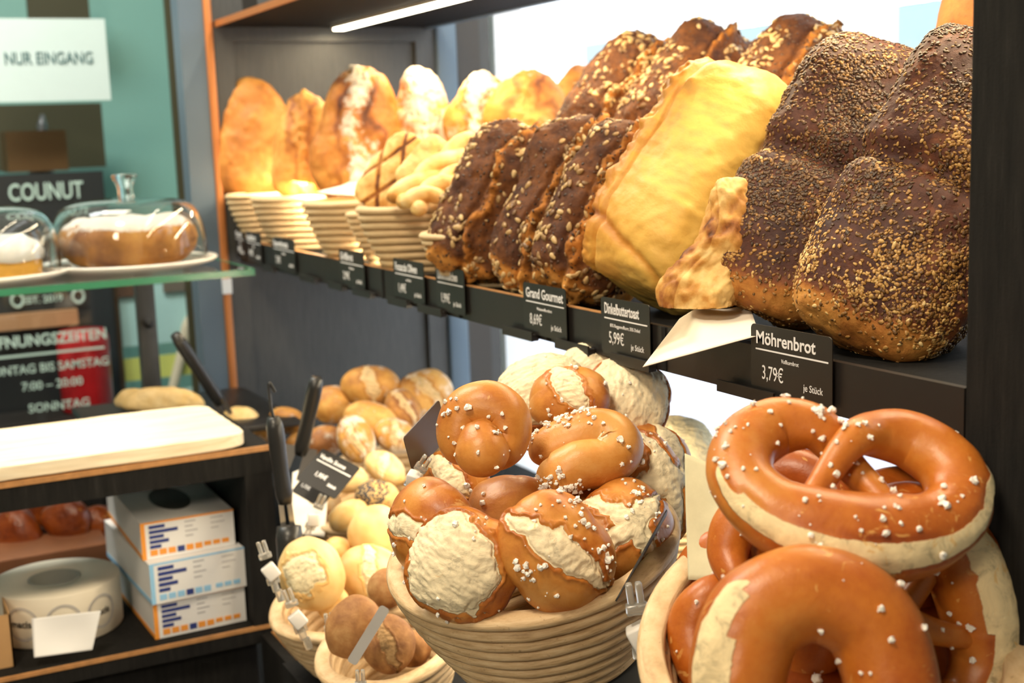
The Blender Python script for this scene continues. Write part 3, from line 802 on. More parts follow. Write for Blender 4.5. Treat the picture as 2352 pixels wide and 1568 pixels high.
BUNS = [
 # px py depth rad top spin label seed cut wide salt
 (1068, 1300, .965, .0395, (-.25, -.05, 1), -28, 'pretzel bun with the widest pale torn top, front left on the basket rim', 3, 'burst', .33, 26, 1.02, 1.06),
 (1277, 1268, .955, .0400, (.22, .10, 1), 40, 'salted brown pretzel bun in front centre, pale split on its right side', 4, 'slash', .26, 120, .95, 1.12),
 (998, 1215, 1.02, .0385, (-.8, .1, .75), 65, 'brown pretzel bun leaning over the left rim of the front basket', 5, 'slash', .22, 40, .95, 1.08),
 (1420, 1232, 1.02, .0405, (.25, .35, .9), -50, 'pretzel bun with two pale diagonal splits, right above the rim', 6, 'cross', .26, 90, .92, 1.15),
 (1487, 1120, 1.10, .0400, (.55, .3, .8), 20, 'pale split pretzel bun behind the right rim of the front basket', 8, 'cross', .32, 26, .85, 1.2),
 (1180, 1195, 1.06, .0370, (.1, .5, .85), 0, 'reddish brown pretzel bun wedged under the knotted roll', 9, 'none', .2, 10, 1, 1),
 (1042, 1105, 1.13, .0300, (-.4, .5, .8), 30, 'small pretzel bun showing a pale edge left of the knotted roll', 10, 'slash', .3, 16, 1, 1),
 (1330, 1160, 1.08, .0350, (.1, .5, .85), 0, 'dark brown pretzel bun in the gap below the salted knotted roll', 19, 'none', .2, 12, 1, 1),
 (1432, 1325, 1.05, .0340, (.2, .2, 1), 10, 'dark brown pretzel bun low inside the right rim', 11, 'none', .2, 24, 1, 1),
 (1248, 905, 1.20, .0385, (-.1, .55, .7), 15, 'pale torn pretzel bun at the back, topmost on the left', 12, 'burst', .42, 22, 1.05, .95),
 (1308, 915, 1.155, .0315, (-.15, .6, .75), 5, 'pretzel bun with brown top and pale band in upper middle', 13, 'slash', .34, 36, 1.1, .9),
 (1440, 920, 1.20, .0380, (.15, .5, .8), 80, 'large pale pretzel bun at the back right beneath the rail', 14, 'burst', .40, 26, 1, 1),
 (1372, 862, 1.26, .0340, (0, .6, .7), 0, 'pale pretzel bun peeking out rearmost under the price rail', 15, 'burst', .36, 10, 1, 1),
 (1508, 1062, 1.17, .0340, (.5, .5, .6), 0, 'brown cornered pretzel bun at the far right rear of the basket', 16, 'slash', .3, 12, 1, 1),
]
for px, py, d, rad, top, spin, lab, seed, cut, wide, ns, sx, sy in BUNS:
    lye_bun(px, py, d, rad, top, spin, lab, seed, cut, wide, ns, sx=sx, sy=sy)
# bread behind the basket, in glaring window light
lye_bun(1565, 1030, 1.42, .036, (.2, .5, .6), 0, 'pale overexposed roll behind the front basket, against the window', 17, 'burst', .4, 0, name='white_roll', mat='white_roll', group=None)

rr_c = W(1560, 1100, 1.45); basket('proofing_basket', up_frame(8, 0), rr_c, .075, .075, .07, 7, 'cane basket in the window glare behind the front basket', M['cane'], None, taper=.3)
MB().box((rr_c[0] - .04, rr_c[1] - .06, .8741), (rr_c[0] + .08, rr_c[1] + .06, rr_c[2] - .09)).build('display_riser', M['black'])
tag(bpy.data.objects['display_riser.001'], 'black block under the basket in the window glare', 'display block')
lye_bun(1520, 1075, 1.44, .036, (.1, .5, .6), 30, 'pale roll in the window glare, left one in its basket', 18, 'slash', .3, 0, name='white_roll', mat='white_roll', group=None)
# ---- tube breads: pretzels and knots
def tube_bread(pts, rad, n=28, per=10, flat=1.0, seed=0, rough=.05, up=(0, 0, 1.)):
    P = catmull(np.array(pts, float), per); r = catmull(np.array(rad, float)[:, None].repeat(3, 1), per)[:, 0]
    k = len(P)
    # rounded ends
    s = np.concatenate([[0], np.cumsum(np.linalg.norm(np.diff(P, axis=0), axis=1))])
    for e in (s, s[-1] - s):
        q = np.clip(e / (r + 1e-9), 0, 1); r = r * np.sqrt(np.clip(1 - (1 - q) ** 2, .004, 1))
    T = np.gradient(P, axis=0); T /= np.linalg.norm(T, axis=1)[:, None] + 1e-12
    U = np.array(up, float); N = U - T * (T @ U)[:, None]; N /= np.linalg.norm(N, axis=1)[:, None] + 1e-9
    B = np.cross(T, N)
    a = np.linspace(0, 2 * math.pi, n, endpoint=False)
    V = (P[:, None] + N[:, None] * (np.cos(a)[None, :, None] * (r * flat)[:, None, None]) + B[:, None] * (np.sin(a)[None, :, None] * r[:, None, None])).reshape(-1, 3)
    j = np.arange(n); j2 = (j + 1) % n
    F = np.concatenate([np.stack([i * n + j, i * n + j2, (i + 1) * n + j2, (i + 1) * n + j], 1) for i in range(k - 1)])
    tt = np.repeat(np.linspace(0, 1, k), n); aa = np.tile(a, k); rr = np.repeat(r, n)
    return V, F, tt, aa, rr
def pretzel(name, S, R, p, label, seed=1, nsalt=150, split=(.5, .13, 0.0, .5), pts=None, rad=None, saltsize=.0016, group='pretzels in the right basket', mask_extra=None, bk=0.0):
    if pts is None:
        h = [(-.36, -.34, .10), (-.20, -.05, .14), (.00, .24, .20), (.24, .46, .06), (.56, .48, 0), (.82, .22, 0), (.83, -.12, 0), (.62, -.38, 0), (.32, -.50, 0), (0, -.54, 0)]
        pts = h + [(-x, y, (z if i > 2 else -z * .2)) for i, (x, y, z) in list(enumerate(h))[:-1][::-1]]
        hr = [.09, .11, .14, .20, .245, .26, .26, .29, .34, .36]
        rad = hr + hr[:-1][::-1]
    pts = np.array(pts) * S; rad = np.array(rad) * S
    V, F, t, a, r = tube_bread(pts, rad, 32, 9, .92, seed)
    N = normals(V, F)
    ct, wt, ca, wa = split
    # split: centre along t, centre angle, widths
    da = np.abs((a - ca + math.pi) % (2 * math.pi) - math.pi); dt = np.abs(t - ct) / wt
    nz = fbm(V, 6 / S * .16 / .16 * .8, 3, seed)
    w_ = wa * np.sqrt(np.clip(1 - dt ** 2, 0, 1))
    dd = (da - w_) / .5 + nz * .25 + (dt > 1) * 1.0
    crumb = ss(.06, -.06, dd) if wt > 0 else np.zeros(len(V))
    V = V + N * ((np.exp(-((dd - .06) / .08) ** 2) * .0016 - np.exp(-((dd + .05) / .08) ** 2) * .0022 + ss(-.1, -.4, dd) * .0012) * (S / .085) + fbm(V, 25, 3, seed + 3) * .0016 + crumb * fbm(V, 130, 3, seed + 6) * .0012)[:, None]
    bake = .38 + fbm(V, 14, 2, seed + 5) * .2 - .12 * ss(.2, .0, da) * 0 + .2 * np.exp(-((dd - .12) / .12) ** 2) + bk
    o = mesh(name, V, F, M['pretzel'], None, {'bake': bake, 'crumb': crumb, 'flour': np.zeros(len(V)) - .4})
    tag(o, label, 'pretzel', group)
    if nsalt: salt(V, F, (1 - crumb * .7) * ss(-.2, .4, np.cos(a)), nsalt, saltsize, o, seed)
    setm(o, R, p); return o
def cam_frame(right, normal):
    return frame(x=cdir(*right), z=cdir(*normal))

PI = math.pi
# top pretzel; a=0 is the upper side (+z), angle grows towards B = T x N
pretzel('pretzel', .0775, cam_frame((1, -.13, .0), (.05, .72, .74)), W(1950, 1105, .80), 'big salted pretzel lying on top, thick belly split along its front', 1, 110, (.48, .20, -PI / 2 * .64, .36), saltsize=.0013)
# second: belly arching up
arch_pts = [(-.12, -.70, .05), (-.02, -1.05, .04), (-.45, -1.25, 0), (-.70, -.85, 0), (-.72, -.3, 0), (-.52, .25, 0), (0, .48, 0), (.52, .25, 0), (.72, -.3, 0), (.70, -.9, 0), (.45, -1.3, 0), (.0, -1.1, .05), (.12, -.75, .06)]
arch_rad = [.12, .15, .25, .38, .46, .48, .47, .47, .45, .38, .25, .15, .11]
pretzel('pretzel', .0585, cam_frame((1, -.02, 0), (-.02, .22, 1)), W(1868, 1480, .735), 'pretzel standing in front like a thick ring, pale split on its left', 2, 14, (.30, .13, -PI / 2 * .52, .50), arch_pts, arch_rad, saltsize=.0012)
# right behind: vertical belly with wide split
pretzel('pretzel', .074, cam_frame((-.28, 1, .1), (.30, .1, 1)), W(2120, 1405, .82), 'pretzel upright at the right edge with a wide pale crumb split', 3, 30, (.5, .22, -.15, .55), saltsize=.0014)
# left pile of arcs
pretzel('pretzel', .070, cam_frame((.5, 1, -.2), (-.25, .25, 1)), W(1755, 1370, .86), 'pretzel behind the ring-like one, orange arc at the left of the pile', 5, 12, (.5, .0001, 0, .01), saltsize=.0013)
pretzel('pretzel', .070, cam_frame((.75, .8, -.3), (-.45, .35, 1)), W(1765, 1275, .90), 'rear left pretzel of the pile, darker brown curve beside the paper', 6, 12, (.5, .0001, 0, .01), saltsize=.0013, bk=.12)
pretzel('pretzel', .078, cam_frame((1, .25, -.1), (0, .8, .6)), W(2000, 1235, .90), 'reddish pretzel seen through the holes of the top pretzel', 7, 60, (.5, .0001, 0, .01), saltsize=.0016, bk=.18)
pretzel('pretzel', .075, cam_frame((1, -.5, 0), (0, .3, 1)), W(1960, 1500, .85), 'dark glossy pretzel inside the pile, seen through the ring opening', 8, 50, (.5, .0001, 0, .01), saltsize=.0016, bk=.25)

# knots in the front basket
def knot(px, py, d, S, right, normal, label, seed, pts, rad, nsalt):
    V, F, t, a, r = tube_bread(np.array(pts) * S, np.array(rad) * S, 30, 9, 1, seed)
    N = normals(V, F); V = V + N * (fbm(V, 28, 3, seed) * .0014)[:, None]
    dd = np.abs((a - PI * .40 + PI) % (2 * PI) - PI) + fbm(V, 45, 3, seed) * .6
    crumb = ss(.62, .42, dd) * ss(.1, .25, t) * ss(.72, .6, t)
    V = V + N * (crumb * fbm(V, 140, 3, 4) * .001)[:, None]
    o = mesh('knotted_pretzel_roll', V, F, M['lye'], None, {'bake': .30 + fbm(V, 22, 2, seed) * .28, 'crumb': crumb, 'flour': np.zeros(len(V)) - .4})
    tag(o, label, 'bread roll', 'lye pretzel buns in the front basket')
    salt(V, F, (1 - crumb) * ss(-.3, .5, np.cos(a)), nsalt, .0013, o, seed)
    setm(o, cam_frame(right, normal), W(px, py, d))
K1 = [(-.15, -.50, -.1), (-.50, -.10, 0), (-.45, .45, .0), (-.02, .68, .05), (.42, .48, .1), (.50, .0, .15), (.30, -.25, .30), (.0, -.05, .45), (.05, -.42, .66), (.12, -.80, .50)]
R1 = [.45, .50, .56, .60, .58, .52, .46, .46, .62, .64]
knot(1110, 1005, 1.02, .0350, (1, -.12, 0), (.0, .12, 1), 'glossy knotted pretzel roll on top of the heap, left', 21, K1, R1, 34)
K2 = [(-.80, .0, -.1), (-.6, .28, .0), (0, .36, .1), (.55, .32, .1), (.72, .0, .2), (.40, -.25, .35), (-.1, -.22, .45), (-.58, -.30, .35), (-.5, -.1, .1)]
R2 = [.40, .46, .52, .55, .56, .52, .50, .46, .34]
knot(1335, 1050, 1.06, .0395, (1, .25, 0), (.0, .3, 1), 'salted knotted roll lying flat on the heap, right of the other knot', 22, K2, R2, 150)

# right basket with liner
rb_R = frame(x=cdir(1, 0, 0), z=cdir(-.12, .80, .58)); rb_c = W(1905, 1470, .835)
basket('proofing_basket', rb_R, rb_c, .116, .116, .085, 8, 'round cane basket on the right holding the pile of pretzels', M['cane'], None, taper=.3)
M['straw'] = plain('straw_paper', (.50, .46, .30), .8, var=.25, scale=40, bmp=.0005, stretch=(1, 1, .1))
sheet('liner_paper', [W(1580, 1330, .89), W(1690, 1330, .87), W(1660, 1075, .94), W(1572, 1040, .955)], M['straw'], 'pale straw coloured paper sticking up behind the pretzel basket', 'paper', sag=.002, seed=4)

# ================================================================== UPPER SHELF ROW OF OVAL BASKETS
def oval(py_y, rimz, label, ry=.058, rx=.132, x=None, h=.082, coils=8):
    o = basket('oval_proofing_basket', up_frame(0, 0), np.array([x, py_y, rimz]), rx, ry, h, coils, label, M['cane_pale'], 'oval cane baskets on the bread shelf', taper=.28, n=72, groove=-.15); return o
ZR = ZS + .0905
OV = [(2.245, .7235, .055, .13, ZR, .088, 'oval cane basket closest to the slate end panel'),
      (2.085, .7235, .085, .13, ZR, .088, 'second oval cane basket from the end panel, golden loaf inside'),
      (1.820, .7235, .085, .13, ZR, .088, 'oval cane basket lined with white paper under the crumbly rustic loaf'),
      (1.706, .735, .036, .12, ZR - .012, .076, 'narrow cane basket squeezed behind the flatbread basket'),
      (1.598, .7235, .080, .13, ZR, .088, 'oval cane basket filled with scored flatbread and twisted bread'),
      (1.395, .7235, .075, .13, ZR - .024, .065, 'small cane basket half hidden by the first dark seeded loaf')]
for y_, x_, ry_, rx_, z_, h_, lab in OV: oval(y_, z_, lab, ry=ry_, rx=rx_, x=x_, h=h_, coils=9)
# breads in the baskets
def rustic(name, px, py, d, hw, hh, th, rot, label, mat, seed, bake=.35, flourv=-.2, p=2.6, tear=0.0, rough=.08, right=(1, 0, 0), normal=(0, .05, 1), slashes=0, cat='bread', group='loaves in the oval cane baskets'):
    V, F, D = quadric(46, p); x, y, z = V.T
    P = np.stack([x * hw * (1 - .22 * y), y * hh, z * th], 1); N = normals(P, F); s = min(hw, hh)
    P = P + N * (fbm(P, 1.3 / s, 4, seed) * s * rough * 2)[:, None]
    bk = bake + fbm(P, 1.2 / s, 3, seed + 2) * .25
    cr = np.zeros(len(P)); fl = np.zeros(len(P)) + flourv
    if tear:
        q = x * .9 + y * .25 + fbm(P, 1.6 / s, 3, seed + 4) * .5; tr_ = np.exp(-(q / .28) ** 2)
        P = P + N * (tr_ * s * .10 * (1 + fbm(P, 7 / s, 3, seed)))[:, None]
        fl = fl + tr_ * tear; bk = bk + .3 * np.exp(-((np.abs(q) - .38) / .12) ** 2)
    if slashes:
        g_ = np.sin(x * 7 + y * 5) ; g2 = np.sin(x * 7 - y * 5); gr = np.maximum(ss(.75, .98, g_), ss(.75, .98, g2))
        P = P - N * (gr * s * .05)[:, None]; bk = bk + .5 * gr
    o = mesh(name, P, F, M[mat], None, {'bake': bk, 'crumb': cr, 'flour': fl}); tag(o, label, cat, group)
    a = math.radians(rot); rt = (math.cos(a), math.sin(a), 0)
    setm(o, frame(x=cdir(*rt), z=cdir(*normal)), W(px, py, d))
    if group == 'loaves in the oval cane baskets': settle(o, ZS + .006)
    return o
rustic('rustic_loaf', 585, 325, 2.33, .070, .112, .036, 10, 'tall orange brown bread leaning in the basket next to the end panel', 'rustic', 51, .50, -.4)
rustic('rustic_loaf', 522, 345, 2.40, .025, .075, .03, 4, 'craggy brown bread edge behind the tall orange bread', 'rustic', 52, .6, -.4)
rustic('rustic_loaf', 703, 340, 2.15, .052, .092, .034, 0, 'golden bread with glossy lobed top in the second basket', 'rustic', 53, .42, -.4, tear=.12)
rustic('rustic_loaf', 822, 315, 2.03, .066, .104, .036, -10, 'crumbly dark rustic loaf dusted with flour above the paper lined basket', 'rustic', 54, .6, .2, tear=.5, rough=.08)
rustic('rustic_loaf', 970, 270, 2.05, .046, .075, .034, 0, 'floury upright loaf behind the scored flatbread', 'rustic', 55, .4, .6, tear=.2)
rustic('rustic_loaf', 1098, 262, 2.0, .044, .062, .034, -15, 'brown and white floured loaf behind the twisted bread', 'rustic', 56, .4, .45, tear=.5)
rustic('rustic_loaf', 1215, 255, 1.98, .062, .060, .03, -20, 'golden crumbly loaf in the rear, left of the sunflower seed loaves', 'rustic', 57, .4, .0, tear=.3)
rustic('rustic_loaf', 1318, 215, 2.05, .028, .045, .03, -20, 'brownish loaf top peeking out behind the golden crumbly loaf', 'rustic', 58, .5, -.1)
rustic('flatbread', 912, 400, 1.72, .036, .056, .014, -28, 'scored flatbread with brown diamond grid standing in the basket', 'flat', 59, .45, -.4, p=4, slashes=1, group=None)
rustic('flatbread', 985, 385, 1.70, .030, .040, .012, -30, 'blistered flatbread behind the scored one', 'flat', 60, .4, -.4, p=3.5, group=None)
def twist(px0, px1, d, r, label, seed):
    a = W(*px0, d); b = W(*px1, d + .08); k = 40; t = np.linspace(0, 1, k)
    ax = unit(b - a); u = unit(np.cross(ax, [0, 0, 1])); v = np.cross(ax, u)
    mb = MB(); Vs = []; Fs = []; base = 0
    for ph in (0, PI):
        pts = a + (b - a) * t[:, None] + (np.cos(t * 9 + ph)[:, None] * u + np.sin(t * 9 + ph)[:, None] * v) * r * .6
        V, F, tt, aa, rr = tube_bread(pts, np.full(k, r * .8), 16, 2, 1, seed, up=tuple(v))
        Vs.append(V); Fs.append(F + base); base += len(V)
    V = np.concatenate(Vs); F = np.concatenate(Fs); c = V.mean(0); V = V - c
    o = mesh('twisted_bread', V, F, M['flat'], None, {'bake': .32 + fbm(V, 60, 3, seed) * .5, 'crumb': np.zeros(len(V)), 'flour': np.zeros(len(V)) - .3})
    o.location = Vector(c); tag(o, label, 'bread', 'twisted breads in the flatbread basket')
twist((905, 465), (1085, 320), 1.62, .0125, 'upper twisted pale bread stick leaning out of the basket', 61)
twist((940, 475), (1060, 400), 1.58, .0125, 'lower twisted bread stick behind the first dark seeded loaf', 62)
sheet('liner_paper', [W(728, 440, 1.95), W(845, 455, 1.93), W(838, 392, 2.0), W(800, 420, 2.0)], M['paper'], 'white liner paper poking out of the third oval basket', 'paper', sag=.004, seed=8)

# ================================================================== LOWER LEFT BASKETS
wb_c = W(795, 1365, 1.47); basket('proofing_basket', up_frame(12, 6), wb_c, .083, .083, .075, 8, 'cane basket of pale crusty rolls behind the front basket', M['cane'], None, taper=.35)
bb_c = W(888, 1478, 1.30); basket('proofing_basket', up_frame(12, 8), bb_c, .068, .068, .065, 7, 'cane basket of brown rye rolls left of the front basket', M['cane'], None, taper=.35)
pb_c = W(850, 1150, 1.76); basket('proofing_basket', up_frame(12, 4), pb_c, .078, .078, .07, 7, 'cane basket of pale and poppy seed rolls behind the crusty rolls', M['cane'], None, taper=.35)
kb_c = W(858, 1075, 1.98); basket('proofing_basket', up_frame(10, 2), kb_c, .115, .10, .07, 6, 'low cane basket under the heap of floured brown rolls', M['cane'], None, taper=.3)
for c, h, w, lab in ((wb_c, .075, .14, 'black block under the crusty roll basket'), (bb_c, .065, .11, 'black block under the rye roll basket'),
                (pb_c, .07, .13, 'black block under the poppy seed roll basket'), (kb_c, .07, .20, 'black block under the heap of floured rolls')):
    zt = c[2] - h - .018
    if zt > .8745 + .004: riser(c[0] + .012, c[1], zt, w, w, lab)
ROLLS = [
 # px py d rpx name mat label seed cut group top
 (716, 1318, 1.44, 74, 'white_roll', 'big pale smooth roll at the left rim of the crusty roll basket', 71, 'burst', (0, .25, 1), 1, 1.2, -.05, .1),
 (850, 1315, 1.50, 68, 'white_roll', 'pale split roll in the centre of the crusty roll basket', 72, 'slash', (.1, .3, 1), 1.1, .95, 0, -.2),
 (862, 1222, 1.56, 58, 'white_roll', 'tall golden roll at the back of the crusty roll basket', 73, 'none', (0, .4, .9), 1.1, 1.1, .05, -.4),
 (765, 1385, 1.45, 40, 'white_roll', 'roll end squeezed low under the big pale roll', 74, 'none', (0, .2, 1), 1, 1, .1, -.4),
 (775, 1270, 1.56, 38, 'white_roll', 'small roll between the big pale and the tall golden one', 75, 'none', (0, .2, 1), 1, 1, .15, -.4),
 (812, 1440, 1.29, 66, 'brown_roll', 'rough brown rye roll on the left of its basket', 76, 'none', (-.1, .3, 1), .95, 1.15, 0, -.05),
 (893, 1478, 1.27, 62, 'brown_roll', 'brown rye roll with floury crack, front of its basket', 77, 'slash', (0, .3, 1), 1, 1.1, .1, .05),
 (890, 1350, 1.36, 46, 'brown_roll', 'brown rye roll at the back touching the front basket', 78, 'none', (.1, .3, 1), 1, 1, 0, .05),
 (948, 1490, 1.30, 42, 'brown_roll', 'brown rye roll tucked behind the front basket wall', 79, 'none', (.1, .3, 1), 1, 1, .1, .05),
 (853, 888, 1.97, 62, 'walnut', 'floured brown roll topmost in the rear heap', 81, 'slash', (0, .4, .9), 1.15, .8, 0, .1),
 (975, 905, 1.97, 62, 'walnut', 'floured yellow-brown roll at upper right of the rear heap', 82, 'slash', (.1, .4, .9), 1.1, .95, -.1, .2),
 (765, 930, 1.98, 50, 'walnut', 'floured roll at the upper left of the rear heap', 83, 'none', (0, .4, .9), 1, .9, 0, .15),
 (925, 940, 1.93, 46, 'walnut', 'small brown roll between the two upper right rolls', 84, 'slash', (.2, .4, .9), .9, 1.1, .1, .15),
 (850, 965, 1.90, 56, 'walnut', 'glossy patched roll in the middle of the rear heap', 85, 'none', (0, .4, .9), 1.15, .8, -.1, .15),
 (818, 1010, 1.86, 48, 'walnut', 'upright oval floured roll at the front of the rear heap', 86, 'slash', (0, .2, 1), .9, 1.2, -.05, .3),
 (908, 1000, 1.88, 46, 'walnut', 'cracked floured roll right of the upright oval one', 87, 'slash', (.1, .3, 1), 1.1, .85, 0, .3),
 (745, 1015, 1.93, 48, 'walnut', 'dark floured roll at the lower left of the rear heap', 88, 'none', (0, .4, .9), 1, .8, .3, .2),
 (665, 968, 2.03, 42, 'walnut', 'flat golden roll left of the rear heap beside the black tongs', 89, 'none', (0, .6, .8), 1.2, .7, 0, .1),
 (700, 1015, 2.0, 36, 'walnut', 'small floured roll at the foot of the rear heap, far left', 90, 'none', (0, .6, .8), 1.2, .8, .1, .3),
 (612, 985, 2.05, 38, 'walnut', 'golden roll visible past the corner of the wooden board', 91, 'none', (0, .6, .8), 1.2, .8, 0, .2),
 (800, 1100, 1.74, 42, 'white_roll', 'bright pale bun at the rear left of the poppy seed basket', 92, 'none', (0, .5, .9), 1.1, .8, -.1, .3),
 (885, 1075, 1.80, 44, 'white_roll', 'bright yellow bun at the rear of the poppy seed basket', 93, 'slash', (0, .5, .9), 1.2, .8, -.1, .1),
 (868, 1140, 1.70, 46, 'white_roll', 'poppy seed roll with a grey seeded cap', 94, 'none', (0, .5, .9), 1.1, .8, .1, -.3),
 (800, 1185, 1.68, 44, 'white_roll', 'pale yellow bun at the front of the poppy seed basket', 95, 'none', (0, .5, .9), 1.1, .8, 0, .1),
 (745, 1150, 1.76, 36, 'white_roll', 'white floury bun at the left rim of the poppy seed basket', 96, 'none', (0, .5, .9), 1.1, .8, -.1, .5),
]
GN = {'white_roll': 'pale crusty rolls', 'brown_roll': 'brown rye rolls', 'walnut': 'floured brown rolls in the rear heap'}
for px, py, d, rp, mt, lab, seed, cut, top, sx, sy, bk, fl in ROLLS:
    rad = rp * d / F_PX
    o = lye_bun(px, py, d, rad, top, seed * 37 % 80 - 40, lab, seed, cut, .22, 0, name='roll' if mt != 'brown_roll' else 'rye_roll', mat=mt, sx=sx, sy=sy, group=GN[mt], flourv=fl + (.22 if mt == 'walnut' else 0), bk=bk - .05, square=.0)
    if 'poppy seed roll' in lab:
        me = o.data; V = np.zeros(len(me.vertices) * 3); me.vertices.foreach_get('co', V); V = V.reshape(-1, 3)
        _, F = cubesphere(64); scatter(V, F, ss(-.2 * rad, .3 * rad, -V[:, 0] + V[:, 2]), 900, .0008, plain('poppy_seeds', (.05, .05, .06), .5), 'poppy_seed_topping', o, seed=3)

# ---- cards, clips
def card4(name, pts, mat, label, th=.0009, group=None, texts=None):
    a, b, c, d = [np.array(q) for q in pts]
    ctr = (a + b + c + d) / 4; X = unit(b - a); nn = unit(np.cross(X, d - a)); Yv = np.cross(nn, X)
    R = np.array([X, Yv, nn]).T; w = (np.linalg.norm(b - a) + np.linalg.norm(c - d)) / 2; h = abs(np.dot(d - a, Yv))
    e = empty(name); V, F = prism(rrect(w, h, .003), -th / 2, th / 2); mesh('card', V, F, mat, e, smooth=False)
    tag(e, label, 'price tag', group); setm(e, R, ctr)
    for (body, s, x, y, sx) in (texts or []): text(body, s, M['letter'], e, x * w, y * h, th / 2 + .0002, sx=sx, bold=.0002)
    if texts:
        mesh('rule', *prism([(-.42*w, .16*h), (.45*w, .16*h), (.45*w, .19*h), (-.42*w, .19*h)], th/2, th/2 + .0002), M['letter'], e, smooth=False)
    return e
card4('price_tag', [W(696, 1106, 1.60), W(784, 1152, 1.585), W(811, 1071, 1.62), W(728, 1021, 1.64)], M['tagblack'], 'tilted black tag reading Vanille Scone', texts=[('Vanille Scone', .0088, -.42, .26, .78), ('Stück', .006, .15, -.3, .9), ('1,95€', .009, -.25, -.2, .8)])
card4('price_tag', [W(683, 1132, 1.63), W(752, 1172, 1.62), W(772, 1100, 1.65), W(712, 1052, 1.66)], M['tagblack'], 'black tag half hidden behind the Vanille Scone tag', texts=[('Mandel', .008, -.42, .26, .7), ('1,75€', .008, -.40, -.25, .7)])
card4('price_tag', [W(925, 1114, 1.12), W(1008, 1021, 1.16), W(1031, 906, 1.16), W(948, 976, 1.12)], plain('tag_back_brown', (.09, .06, .04), .4), 'price tag seen from its brown back, left of the knotted roll')
card4('price_tag', [W(810, 1520, 1.20), W(826, 1530, 1.20), W(881, 1405, 1.22), W(868, 1378, 1.22)], plain('tag_grey', (.35, .34, .33), .35), 'grey tag seen nearly edge-on before the rye rolls')
card4('price_tag', [W(1412, 1384, .935), W(1418, 1384, 1.00), W(1536, 1172, 1.00), W(1530, 1172, .935)], M['tagblack'], 'black tag seen exactly edge-on over the front basket rim')

def clip(p0, p1, label, s=1.0, n=4, seed=1):
    """clear plastic tag clip: clamp, ball joint block, ribbed arm"""
    p0 = np.array(p0); p1 = np.array(p1); ax = unit(p0 - p1); z = unit(CAM - p0); z = unit(z - ax * z.dot(ax)); x = np.cross(ax, z)
    L = np.linalg.norm(p0 - p1) / s
    e = empty('tag_clip'); tag(e, label, 'tag clip', 'clear plastic tag clips')
    a = MB().box((-.006, .0, -.004), (-.0008, .018, .004), .0018).box((.0008, .0, -.004), (.006, .018, .004), .0018).box((-.008, -.005, -.005), (.008, .003, .005), .002)
    q = a.build('clamp', M['clear'], e, True); q.location = (0, -.022, 0)
    j = MB().box((-.009, -.012, -.008), (.009, .008, .008), .003).build('joint_block', M['jointwhite'], e, True); j.location = (0, -.042, 0); j.rotation_euler = (0, 0, .35)
    arm = MB(); y = -.054; k = 0
    while y > -L:
        arm.box((-.0045 + .002 * (k % 2), y - .016, -.003), (.0045 + .002 * (k % 2), y, .003), .002); y -= .013; k += 1
    arm.box((-.008, -.060, -.002), (.008, -.050, .002), .0015)
    arm.build('arm', M['clear'], e, True)
    for c in e.children: c.scale = (1, 1, 1)
    R = np.array([x, ax, z]).T * s; setm(e, R, p0); return e
M['jointwhite'] = plain('milky_plastic', (.78, .76, .72), .3, var=.03)
M['clear'] = plain('cloudy_clear_plastic', (.80, .78, .72), .15, var=.05, trans=.75)
clip(W(1452, 1325, .925), W(1490, 1575, .935), 'clear plastic clip with white block holding the edge-on tag on the front basket', 1.0)
clip(W(1522, 1480, .86), W(1490, 1600, .86), 'clear plastic clip at the bottom edge left of the pretzel basket', .8)
clip(W(596, 1235, 1.38), W(640, 1372, 1.38), 'clear plastic clip standing left of the crusty roll basket, uppermost', .85)
clip(W(655, 1345, 1.36), W(700, 1470, 1.36), 'clear plastic clip on the left rim of the crusty roll basket', .85)
clip(W(752, 1400, 1.33), W(765, 1480, 1.33), 'clear plastic clip between crusty roll and rye roll baskets', .8)
clip(W(985, 1045, 1.10), W(945, 1110, 1.12), 'clear plastic clip under the brown tag back', .7)
clip(W(826, 1530, 1.19), W(830, 1600, 1.19), 'clear plastic clip holding the grey edge-on tag', .7)
clip(W(745, 1130, 1.58), W(700, 1240, 1.58), 'clear plastic clip holding the Vanille Scone tag', .8)

# ---- tongs and knives
def rodpt(a, b, n=8): a = np.array(a); b = np.array(b); t = np.linspace(0, 1, n)[:, None]; return a + (b - a) * t
def tool(label, h0, h1, r, b1, name='serving_tongs', bw=.010, strap=None):
    e = empty(name, tuple(h0)); tag(e, label, 'kitchen utensil')
    pts = rodpt(h0, h1, 10); rr = r * np.array([.75, 1, 1.02, 1, .96, .94, .94, .98, 1, .8])
    hd = P2(e, 'handle', MB().tube(pts, rr, 16), M['blackplastic'], True)
    t = unit(np.array(h1) - h0); z = unit(CAM - np.array(h1)); x = unit(np.cross(t, z))
    mb = MB(); b = np.array(b1)
    for s in (-1, 1):
        a0 = np.array(h1) - t * .01
        q = [a0 + x * s * bw * .2, a0 + x * s * bw * .9, b + x * s * bw, b + x * s * bw * .3]
        V = [v + z * .0012 for v in q] + [v - z * .0012 for v in q]
        mb.add(V, [(0, 1, 2, 3), (7, 6, 5, 4), (0, 4, 5, 1), (1, 5, 6, 2), (2, 6, 7, 3), (3, 7, 4, 0)])
    P2(e, 'blade', mb, M['steel'])
    if strap is not None:
        lp = P2(e, 'hanging_loop', MB().tube(catmull([np.array(h0), np.array(strap[0]), np.array(strap[1]), np.array(strap[2])], 8), .0018, 8), M['blackplastic'], True)
        lp.parent = hd; lp.matrix_parent_inverse = Matrix.Identity(4)
    return e
tool('black handled tongs leaning over the rear edge of the pale wooden board', W(402, 768, 1.90), W(506, 925, 1.98), .0095, W(540, 985, 2.02))
